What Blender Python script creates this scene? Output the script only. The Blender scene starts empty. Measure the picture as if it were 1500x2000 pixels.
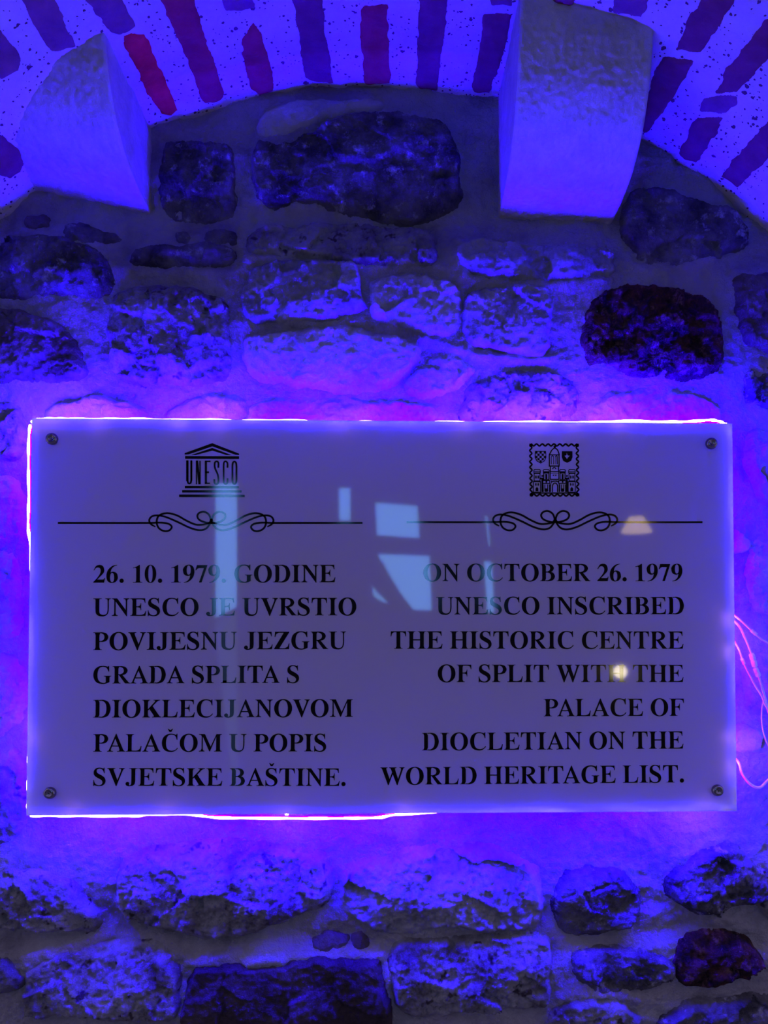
import bpy, math, random
import numpy as np
from mathutils import Vector, Matrix
from mathutils.geometry import tessellate_polygon

# ------------------------------------------------------------------ camera
F_PX, CX, CY = 1500.0, 801.4, 1182.4
CAM = np.array([0.00684, -1.36225, -0.01969])
PITCH, YAW, ROLL = 0.028454, -0.026318, -0.000344
PW, PH = 1.2, 0.66846            # the panel
PANEL_FRONT = -0.055
WY = 0.03                        # the mean plane of the rubble wall


def rot(p, y, r):
    cp, sp, cy, sy, cr, sr = math.cos(p), math.sin(p), math.cos(y), math.sin(y), math.cos(r), math.sin(r)
    Rz = np.array([[cy, -sy, 0], [sy, cy, 0], [0, 0, 1]])
    Rx = np.array([[1, 0, 0], [0, cp, -sp], [0, sp, cp]])
    Ry = np.array([[cr, 0, sr], [0, 1, 0], [-sr, 0, cr]])
    return Rz @ Rx @ Ry


RM = rot(PITCH, YAW, ROLL)
scene = bpy.context.scene
col = scene.collection
cd = bpy.data.cameras.new('camera')
cd.sensor_fit = 'VERTICAL'
cd.sensor_height = 24.0
cd.lens = F_PX / 2000.0 * 24.0
cd.shift_x = -(CX - 750.0) / 2000.0
cd.shift_y = (CY - 1000.0) / 2000.0
cd.clip_start = 0.02
cam = bpy.data.objects.new('camera', cd)
col.objects.link(cam)
m = Matrix(((RM[0, 0], RM[0, 2], -RM[0, 1], CAM[0]),
            (RM[1, 0], RM[1, 2], -RM[1, 1], CAM[1]),
            (RM[2, 0], RM[2, 2], -RM[2, 1], CAM[2]), (0, 0, 0, 1)))
cam.matrix_world = m
scene.camera = cam

# ------------------------------------------------------------------ light, exposure
LED_RGB = (0.0085, -0.0052, 1.0)    # a narrow-band blue LED lies outside Rec.709, so its green is slightly negative
LED_POWER = 1150.0
world = bpy.data.worlds.new('world')
scene.world = world
world.use_nodes = True
world.node_tree.nodes['Background'].inputs[0].default_value = (0.40, 0.35, 0.66, 1)
world.node_tree.nodes['Background'].inputs[1].default_value = 1.0
scene.view_settings.view_transform = 'Standard'
scene.view_settings.look = 'None'
scene.view_settings.exposure = 0.0
scene.view_settings.gamma = 1.0
scene.cycles.use_denoising = True
scene.cycles.max_bounces = 6
scene.cycles.diffuse_bounces = 2
scene.cycles.sample_clamp_indirect = 20.0


# ------------------------------------------------------------------ helpers: rays
def ray(px, py):
    d = RM @ np.array([(px - CX) / F_PX, 1.0, -(py - CY) / F_PX])
    return d


def on_plane(px, py, y=0.0):
    d = ray(px, py)
    t = (y - CAM[1]) / d[1]
    return CAM + d * t


def wall_uv(px, py, y=WY):
    p = on_plane(px, py, y)
    return (p[0], p[2])


# ------------------------------------------------------------------ helpers: noise
_rng = np.random.RandomState(7)
PERM = _rng.permutation(512)
G2 = np.stack([np.cos(np.linspace(0, 2 * np.pi, 64, endpoint=False)), np.sin(np.linspace(0, 2 * np.pi, 64, endpoint=False))], 1)


def hsh(ix, iy, s):
    return PERM[(PERM[(PERM[ix & 511] + iy) & 511] + s) & 511]


def pn(x, y, s=0):
    ix = np.floor(x).astype(int)
    iy = np.floor(y).astype(int)
    fx, fy = x - ix, y - iy
    ux = fx * fx * fx * (fx * (fx * 6 - 15) + 10)
    uy = fy * fy * fy * (fy * (fy * 6 - 15) + 10)

    def g(dx, dy):
        h = G2[hsh(ix + dx, iy + dy, s) & 63]
        return h[..., 0] * (fx - dx) + h[..., 1] * (fy - dy)
    a = g(0, 0) * (1 - ux) + g(1, 0) * ux
    b = g(0, 1) * (1 - ux) + g(1, 1) * ux
    return (a * (1 - uy) + b * uy) * 1.5


def fbm(x, y, sc, octv=4, s=0, gain=0.5):
    v = 0
    a = 1.0
    for o in range(octv):
        v = v + a * pn(x / sc, y / sc, s + o * 17)
        sc *= 0.5
        a *= gain
    return v


def facets(x, y, sc, s=0, slope=0.5, jump=0.5):
    """chipped rock: each cell is a little tilted plane"""
    gx, gy = x / sc, y / sc
    ix = np.floor(gx).astype(int)
    iy = np.floor(gy).astype(int)
    best = np.full(gx.shape, 9e9)
    out = np.zeros(gx.shape)
    for dx in (-1, 0, 1):
        for dy in (-1, 0, 1):
            h = hsh(ix + dx, iy + dy, s)
            cx = ix + dx + ((h * 37) % 101) / 101.0
            cy = iy + dy + ((h * 71) % 97) / 97.0
            d = (gx - cx) ** 2 + (gy - cy) ** 2
            a = ((h * 13) % 89) / 89.0 * 2 * np.pi
            hh = (((h * 53) % 83) / 83.0 - .5) * jump + slope * ((gx - cx) * np.cos(a) + (gy - cy) * np.sin(a))
            out = np.where(d < best, hh, out)
            best = np.minimum(best, d)
    return out


def sstep(a, b, x):
    t = np.clip((x - a) / (b - a), 0, 1)
    return t * t * (3 - 2 * t)


def sdist(x, y, poly):
    """signed distance, positive inside"""
    P = np.array(poly, float)
    Q = np.roll(P, -1, 0)
    d2 = np.full(x.shape, 9e9)
    ins = np.zeros(x.shape, bool)
    for (ax, ay), (bx, by) in zip(P, Q):
        ex, ey = bx - ax, by - ay
        L = ex * ex + ey * ey + 1e-12
        t = np.clip(((x - ax) * ex + (y - ay) * ey) / L, 0, 1)
        d2 = np.minimum(d2, (x - ax - t * ex) ** 2 + (y - ay - t * ey) ** 2)
        c = ((ay > y) != (by > y)) & (x < ex * (y - ay) / (by - ay + 1e-15) + ax)
        ins ^= c
    d = np.sqrt(d2)
    return np.where(ins, d, -d)


# ------------------------------------------------------------------ helpers: objects
def link(o, parent=None):
    col.objects.link(o)
    if parent is not None:
        o.parent = parent
        o.matrix_parent_inverse = parent.matrix_world.inverted()
    return o


def mesh_obj(name, V, Fc, mat, parent=None, smooth=True, centre=True):
    V = np.asarray(V, float)
    c = np.zeros(3)
    if centre:
        c = (V.min(0) + V.max(0)) / 2
    me = bpy.data.meshes.new(name)
    Fc = [tuple(f) for f in Fc] if not isinstance(Fc, np.ndarray) else Fc
    if isinstance(Fc, np.ndarray):
        n = len(Fc)
        k = Fc.shape[1]
        me.vertices.add(len(V))
        me.vertices.foreach_set('co', (V - c).astype(np.float32).ravel())
        me.loops.add(n * k)
        me.loops.foreach_set('vertex_index', Fc.astype(np.int32).ravel())
        me.polygons.add(n)
        me.polygons.foreach_set('loop_start', np.arange(0, n * k, k, dtype=np.int32))
        me.update(calc_edges=True)
        me.validate()
    else:
        me.from_pydata([tuple(v) for v in (V - c)], [], Fc)
    me.polygons.foreach_set('use_smooth', [smooth] * len(me.polygons))
    me.update()
    me.materials.append(mat)
    o = bpy.data.objects.new(name, me)
    o.location = Vector(c)
    link(o)
    if parent is not None:
        o.parent = parent
        bpy.context.view_layer.update()
        o.matrix_parent_inverse = parent.matrix_world.inverted()
    return o


def tag(o, label=None, cat=None, group=None, kind=None):
    if label: o['label'] = label
    if cat: o['category'] = cat
    if group: o['group'] = group
    if kind: o['kind'] = kind
    return o


def empty(name, loc):
    o = bpy.data.objects.new(name, None)
    o.location = loc
    o.empty_display_size = 0.05
    link(o)
    bpy.context.view_layer.update()
    return o


class MB:
    def __init__(s): s.v, s.f = [], []

    def add(s, v, f):
        n = len(s.v)
        s.v += [tuple(p) for p in v]
        s.f += [tuple(i + n for i in q) for q in f]

    def box(s, a, b):
        (x0, y0, z0), (x1, y1, z1) = a, b
        s.add([(x0, y0, z0), (x1, y0, z0), (x1, y1, z0), (x0, y1, z0), (x0, y0, z1), (x1, y0, z1), (x1, y1, z1), (x0, y1, z1)],
              [(3, 2, 1, 0), (4, 5, 6, 7), (0, 1, 5, 4), (1, 2, 6, 5), (2, 3, 7, 6), (3, 0, 4, 7)])

    def tube(s, pts, r, n=8, caps=True):
        P = [Vector(p) for p in pts]
        rr = r if isinstance(r, (list, tuple)) else [r] * len(P)
        n0 = len(s.v)
        up = Vector((0, 1, 0))
        for i, p in enumerate(P):
            t = (P[min(i + 1, len(P) - 1)] - P[max(i - 1, 0)]).normalized()
            a = t.cross(up)
            if a.length < 1e-4: a = t.cross(Vector((1, 0, 0)))
            a.normalize()
            b = t.cross(a)
            for k in range(n):
                w = 2 * math.pi * k / n
                s.v.append(tuple(p + (a * math.cos(w) + b * math.sin(w)) * rr[i]))
        for i in range(len(P) - 1):
            for k in range(n):
                s.f.append((n0 + i * n + k, n0 + i * n + (k + 1) % n, n0 + (i + 1) * n + (k + 1) % n, n0 + (i + 1) * n + k))
        if caps:
            s.f.append(tuple(n0 + k for k in range(n))[::-1])
            s.f.append(tuple(n0 + (len(P) - 1) * n + k for k in range(n)))

    def lathe_y(s, c, prof, n=20):
        """prof: (radius, y) pairs, about an axis along y"""
        n0 = len(s.v)
        for r, y in prof:
            for k in range(n):
                w = 2 * math.pi * k / n
                s.v.append((c[0] + r * math.cos(w), y, c[1] + r * math.sin(w)))
        for i in range(len(prof) - 1):
            for k in range(n):
                s.f.append((n0 + i * n + k, n0 + i * n + (k + 1) % n, n0 + (i + 1) * n + (k + 1) % n, n0 + (i + 1) * n + k))
        s.f.append(tuple(n0 + k for k in range(n)))
        s.f.append(tuple(n0 + (len(prof) - 1) * n + k for k in range(n))[::-1])

    def obj(s, name, mat, parent=None, smooth=False):
        return mesh_obj(name, s.v, s.f, mat, parent, smooth)


def crom(pts, n=6, closed=False):
    """Catmull-Rom through points of any dimension"""
    P = [np.array(p, float) for p in pts]
    N = len(P)
    out = []
    rng = range(N) if closed else range(N - 1)
    for i in rng:
        p1, p2 = P[i], P[(i + 1) % N]
        p0 = P[(i - 1) % N] if (closed or i > 0) else 2 * p1 - p2
        p3 = P[(i + 2) % N] if (closed or i + 2 < N) else 2 * p2 - p1
        for k in range(n):
            t = k / n
            out.append(0.5 * (2 * p1 + (p2 - p0) * t + (2 * p0 - 5 * p1 + 4 * p2 - p3) * t * t + (3 * p1 - p0 - 3 * p2 + p3) * t ** 3))
    if not closed: out.append(P[-1])
    return out


# ------------------------------------------------------------------ materials
def new_mat(name):
    mt = bpy.data.materials.new(name)
    mt.use_nodes = True
    nt = mt.node_tree
    return mt, nt, nt.nodes['Principled BSDF']


def rock_mat(name, c0, c1, c2=None, sc=14.0, rough=0.92, bump=0.6, bsc=90.0, bdist=0.004, spots=None, spot_sc=60.0, spot_t=0.62, veins=None, vein_t=.62, pits=False):
    mt, nt, bs = new_mat(name)
    N, L = nt.nodes, nt.links
    geo = N.new('ShaderNodeNewGeometry')
    n1 = N.new('ShaderNodeTexNoise')
    n1.inputs['Scale'].default_value = sc
    n1.inputs['Detail'].default_value = 9
    n1.inputs['Roughness'].default_value = 0.62
    L.new(geo.outputs['Position'], n1.inputs['Vector'])
    r = N.new('ShaderNodeValToRGB')
    r.color_ramp.elements[0].position = 0.36
    r.color_ramp.elements[0].color = (*c0, 1)
    r.color_ramp.elements[1].position = 0.66
    r.color_ramp.elements[1].color = (*(c2 or c1), 1)
    if c2:
        e = r.color_ramp.elements.new(0.5)
        e.color = (*c1, 1)
    L.new(n1.outputs['Fac'], r.inputs[0])
    out = r.outputs[0]
    for (colr, ssc, th, det) in ((spots, spot_sc, spot_t, 2), (veins, 34.0, vein_t - .04, 12)):
        if colr is None: continue
        n2 = N.new('ShaderNodeTexNoise')
        n2.inputs['Scale'].default_value = ssc
        n2.inputs['Detail'].default_value = det
        n2.inputs['Roughness'].default_value = 0.7
        L.new(geo.outputs['Position'], n2.inputs['Vector'])
        mr = N.new('ShaderNodeMapRange')
        mr.inputs['From Min'].default_value = th
        mr.inputs['From Max'].default_value = th + (0.09 if det == 2 else 0.14)
        L.new(n2.outputs['Fac'], mr.inputs['Value'])
        mx = N.new('ShaderNodeMix')
        mx.data_type = 'RGBA'
        L.new(mr.outputs[0], mx.inputs['Factor'])
        L.new(out, mx.inputs['A'])
        mx.inputs['B'].default_value = (*colr, 1)
        out = mx.outputs['Result']
    if pits:            # dark grains and holes in the mortar
        for psc, pr in ((62.0, .30), (150.0, .42)):
            nd = N.new('ShaderNodeTexNoise')
            nd.inputs['Scale'].default_value = psc * 1.6
            L.new(geo.outputs['Position'], nd.inputs['Vector'])
            va = N.new('ShaderNodeVectorMath')
            va.operation = 'MULTIPLY_ADD'
            va.inputs[1].default_value = (.6 / psc,) * 3
            L.new(nd.outputs['Color'], va.inputs[0])
            L.new(geo.outputs['Position'], va.inputs[2])
            vo = N.new('ShaderNodeTexVoronoi')
            vo.inputs['Scale'].default_value = psc
            L.new(va.outputs[0], vo.inputs['Vector'])
            sx = N.new('ShaderNodeSeparateXYZ')
            L.new(vo.outputs['Color'], sx.inputs[0])
            pw = N.new('ShaderNodeMath')
            pw.operation = 'POWER'
            pw.inputs[1].default_value = 3.0
            L.new(sx.outputs[0], pw.inputs[0])
            ml = N.new('ShaderNodeMath')
            ml.operation = 'MULTIPLY'
            ml.inputs[1].default_value = pr
            L.new(pw.outputs[0], ml.inputs[0])
            lt = N.new('ShaderNodeMath')
            lt.operation = 'LESS_THAN'
            L.new(vo.outputs['Distance'], lt.inputs[0])
            L.new(ml.outputs[0], lt.inputs[1])
            mx = N.new('ShaderNodeMix')
            mx.data_type = 'RGBA'
            L.new(lt.outputs[0], mx.inputs['Factor'])
            L.new(out, mx.inputs['A'])
            mx.inputs['B'].default_value = (.09, .045, .07, 1)
            out = mx.outputs['Result']
    L.new(out, bs.inputs['Base Color'])
    bs.inputs['Roughness'].default_value = rough
    bs.inputs['Specular IOR Level'].default_value = 0.25
    nb = N.new('ShaderNodeTexNoise')
    nb.inputs['Scale'].default_value = bsc
    nb.inputs['Detail'].default_value = 8
    nb.inputs['Roughness'].default_value = 0.65
    L.new(geo.outputs['Position'], nb.inputs['Vector'])
    bp = N.new('ShaderNodeBump')
    bp.inputs['Strength'].default_value = bump
    bp.inputs['Distance'].default_value = bdist
    L.new(nb.outputs['Fac'], bp.inputs['Height'])
    L.new(bp.outputs[0], bs.inputs['Normal'])
    return mt


def plain(name, c, rough=0.5, metal=0.0, spec=0.5):
    mt, nt, bs = new_mat(name)
    N, L = nt.nodes, nt.links
    n1 = N.new('ShaderNodeTexNoise')
    n1.inputs['Scale'].default_value = 40
    mr = N.new('ShaderNodeMapRange')
    mr.inputs['To Min'].default_value = max(0, rough - .03)
    mr.inputs['To Max'].default_value = min(1, rough + .03)
    L.new(n1.outputs['Fac'], mr.inputs['Value'])
    L.new(mr.outputs[0], bs.inputs['Roughness'])
    bs.inputs['Base Color'].default_value = (*c, 1)
    bs.inputs['Metallic'].default_value = metal
    bs.inputs['Specular IOR Level'].default_value = spec
    return mt


def emit(name, c, s):
    mt, nt, bs = new_mat(name)
    bs.inputs['Base Color'].default_value = (0, 0, 0, 1)
    bs.inputs['Emission Color'].default_value = (*c, 1)
    bs.inputs['Emission Strength'].default_value = s
    return mt


M_mortar = rock_mat('lime_mortar', (.27, .24, .26), (.40, .36, .38), (.46, .43, .46), sc=9, bsc=140, bump=1.0, bdist=.011)
M_vaultm = rock_mat('vault_mortar', (.50, .46, .50), (.62, .58, .62), sc=9, bsc=150, bump=.7, bdist=.004, pits=True)
M_corbel = rock_mat('corbel_limestone', (.42, .40, .37), (.52, .50, .46), sc=30, bsc=170, bump=.8, bdist=.003)
ST = {
    'dark': rock_mat('dark_stone', (.045, .04, .05), (.12, .105, .12), (.20, .18, .20), sc=16, bump=1., bsc=80, bdist=.010, veins=(.46, .43, .48), vein_t=.60),
    'brown': rock_mat('brown_stone', (.07, .05, .05), (.13, .10, .10), (.21, .17, .18), sc=12, bump=.9, bsc=80, bdist=.008),
    'rust': rock_mat('rusty_stone', (.010, .006, .008), (.055, .02, .02), (.14, .045, .045), sc=30, bump=1., bsc=60, bdist=.016, veins=(.30, .14, .16), vein_t=.58),
    'umber': rock_mat('umber_stone', (.022, .014, .018), (.045, .028, .034), (.08, .055, .065), sc=9, bump=.9, bsc=60, bdist=.008),
    'grey': rock_mat('grey_stone', (.18, .17, .18), (.28, .26, .28), (.38, .35, .38), sc=12, bump=.9, bsc=70, bdist=.007),
    'pale': rock_mat('pale_stone', (.28, .26, .28), (.38, .35, .38), (.46, .43, .46), sc=10, bump=.9, bsc=70, bdist=.007),
    'mixed': rock_mat('mottled_stone', (.12, .10, .11), (.24, .22, .23), (.35, .32, .34), sc=14, bump=1., bsc=60, bdist=.010, spots=(.06, .045, .055), spot_sc=40, spot_t=.60),
}
M_brick = [rock_mat('brick_plum', (.13, .030, .055), (.19, .045, .075), sc=25, bump=.5),
           rock_mat('brick_red', (.42, .012, .018), (.62, .03, .035), sc=25, bump=.5),
           rock_mat('brick_violet', (.15, .05, .10), (.23, .08, .13), sc=25, bump=.5),
           rock_mat('brick_crimson', (.24, .022, .036), (.34, .04, .055), sc=25, bump=.5)]


# ------------------------------------------------------------------ the wall (mortar), its stones
def mortar_h(u, v):
    h = fbm(u, v, .30, 3, 3) * .012 + fbm(u, v, .08, 3, 40) * .007 + facets(u, v, .06, 71, .5, .25) * .003 + fbm(u, v, .016, 4, 90, .65) * .0028
    return h + relief(u, v)


RIDGES = None


def relief(u, v):
    """the big shape of the wall: courses that stand proud or lie back"""
    global RIDGES
    if RIDGES is None:
        RIDGES = []
        for pts, hh, w in (([(245, 526), (330, 532), (460, 534), (490, 520)], .007, .011),
                           ([(485, 505), (620, 510), (720, 522), (850, 526), (905, 548), (1050, 556), (1190, 552)], .008, .011),
                           ([(900, 470), (893, 500), (905, 535)], .007, .010),
                           ([(820, 662), (930, 696), (1060, 706)], .008, .010),
                           ([(480, 640), (560, 634), (700, 632)], .006, .010),
                           ([(60, 455), (160, 470), (225, 520)], .006, .014),
                           ([(1240, 520), (1300, 525), (1400, 505), (1475, 470)], .006, .010),
                           ([(60, 1862), (150, 1845), (310, 1835)], .008, .016),
                           ([(375, 1878), (560, 1868), (745, 1868), (750, 1960)], .010, .013),
                           ([(765, 1830), (900, 1818), (1065, 1822)], .008, .013),
                           ([(620, 1812), (670, 1795), (720, 1812)], .010, .020),
                           ([(1230, 1800), (1320, 1780), (1440, 1800)], .008, .020),
                           ([(1095, 1945), (1160, 1938), (1240, 1948)], .008, .012)):
            RIDGES.append((np.array(crom([wall_uv(*p) for p in pts], 4)), hh, w))
    r_top0, r_top1 = wall_uv(750, 545)[1], wall_uv(750, 415)[1]
    r_b0, r_b1 = wall_uv(750, 1745)[1], wall_uv(750, 1800)[1]
    wob = fbm(u, v, .20, 2, 61) * .02
    h = -.020 * sstep(r_top0, r_top1, v + wob) - .012 * sstep(r_b0, r_b1, v + wob) + .010 * sstep(wall_uv(750, 1835)[1], wall_uv(750, 1870)[1], v + wob)
    for P, hh, w in RIDGES:
        lo, hi = P.min(0) - 3 * w, P.max(0) + 3 * w
        mk = (u > lo[0]) & (u < hi[0]) & (v > lo[1]) & (v < hi[1])
        if not mk.any(): continue
        x, y = u[mk], v[mk]
        d2 = np.full(x.shape, 9.0)
        for (ax, ay), (bx, by) in zip(P[:-1], P[1:]):
            ex, ey = bx - ax, by - ay
            t = np.clip(((x - ax) * ex + (y - ay) * ey) / (ex * ex + ey * ey + 1e-12), 0, 1)
            d2 = np.minimum(d2, (x - ax - t * ex) ** 2 + (y - ay - t * ey) ** 2)
        h[mk] = h[mk] + hh * np.exp(-d2 / w ** 2)
    return h


def stone_patch(name, poly_px, h0, mat, parent, seed, amp=.010, fs=.05, tilt=(0, 0), rim=.014, ragged=.010, cell=.0026, lump=.6):
    poly = [wall_uv(*p) for p in poly_px]
    P = np.array(poly)
    mgn = .016
    nx = int((P[:, 0].ptp() + 2 * mgn) / cell) + 2 if hasattr(P, 'ptp') else int((np.ptp(P[:, 0]) + 2 * mgn) / cell) + 2
    ny = int((np.ptp(P[:, 1]) + 2 * mgn) / cell) + 2
    xs = P[:, 0].min() - mgn + np.arange(nx) * cell
    ys = P[:, 1].min() - mgn + np.arange(ny) * cell
    X, Y = np.meshgrid(xs, ys)
    sm = np.array(crom(poly, 4, True))
    sd = sdist(X, Y, sm[:, :2])
    sd = sd + fbm(X, Y, .05, 2, seed + 5) * ragged * .6 + fbm(X, Y, .014, 3, seed + 6) * ragged * .22
    cx, cy = P.mean(0)
    rim = rim * .55
    body = h0 * .7 * sstep(-.002, rim, sd) - .016 * sstep(.001, -.010, sd)
    ins = sstep(-.002, rim, sd)
    rough = facets(X + pn(X / .03, Y / .03, seed) * .012, Y, fs * 1.2, seed, 1.0, .7) * amp + facets(X + .01, Y + pn(X / .02, Y / .02, seed) * .008, fs * .5, seed + 3, .8, .5) * amp * .28 \
        + (fbm(X, Y, fs * 1.2, 4, seed + 9)) * amp * lump + fbm(X, Y, .014, 4, seed + 19, .65) * amp * .28
    hz = np.ptp(P[:, 1]) / 2
    bul = min(.012, hz * .16) * np.clip(1 - ((Y - cy) / hz) ** 2, 0, 1)
    h = body + ins * (rough + bul) + ins * (tilt[0] * (X - cx) + tilt[1] * (Y - cy)) + relief(X, Y) + (mortar_h(X, Y) - relief(X, Y)) * .6
    V = np.stack([X, WY - h, Y], -1).reshape(-1, 3)
    idx = np.arange(nx * ny).reshape(ny, nx)
    keep = (sd > -.011)
    kq = keep[:-1, :-1] & keep[1:, :-1] & keep[:-1, 1:] & keep[1:, 1:]
    q = np.stack([idx[:-1, :-1], idx[:-1, 1:], idx[1:, 1:], idx[1:, :-1]], -1)[kq]
    used, inv = np.unique(q, return_inverse=True)
    return mesh_obj(name, V[used], inv.reshape(q.shape), mat, parent)


def tri_grid(X, Y, Z, mask=None):
    ny, nx = X.shape
    V = np.stack([X, Y, Z], -1).reshape(-1, 3)
    idx = np.arange(nx * ny).reshape(ny, nx)
    q = np.stack([idx[:-1, :-1], idx[:-1, 1:], idx[1:, 1:], idx[1:, :-1]], -1)
    if mask is not None:
        q = q[mask[:-1, :-1] & mask[1:, 1:] & mask[1:, :-1] & mask[:-1, 1:]]
    else:
        q = q.reshape(-1, 4)
    used, inv = np.unique(q, return_inverse=True)
    return V[used], inv.reshape(q.shape)


# vault profile from the arc where it meets the wall
ARC = [(0, 447), (40, 412), (75, 391), (290, 245), (330, 236), (430, 212), (520, 187), (600, 172), (700, 165), (800, 168), (900, 180),
       (960, 192), (1240, 278), (1300, 302), (1360, 335), (1440, 377), (1500, 428)]
A_uv = np.array([wall_uv(*p, WY + .02) for p in ARC])
AX0 = wall_uv(763, 200, WY + .02)[0]
_t = A_uv[:, 0] - AX0
_co = np.linalg.lstsq(np.stack([np.ones_like(_t), _t ** 2, _t ** 4], 1), A_uv[:, 1], rcond=None)[0]


def vault_z(x):
    t = np.asarray(x) - AX0
    return _co[0] + _co[1] * t * t + _co[2] * t ** 4


Z0 = _co[0]
xs = np.arange(-.98, .98, .003)
zs = np.arange(-.98, Z0 + .06, .003)
X, Z = np.meshgrid(xs, zs)
H = mortar_h(X, Z)
V, Fq = tri_grid(X, WY - H, Z, Z < vault_z(X) + .05)
wall = mesh_obj('wall_front', V, Fq, M_mortar)
tag(wall, 'rough rubble stone wall with lime mortar joints under the vault', kind='structure')

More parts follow.
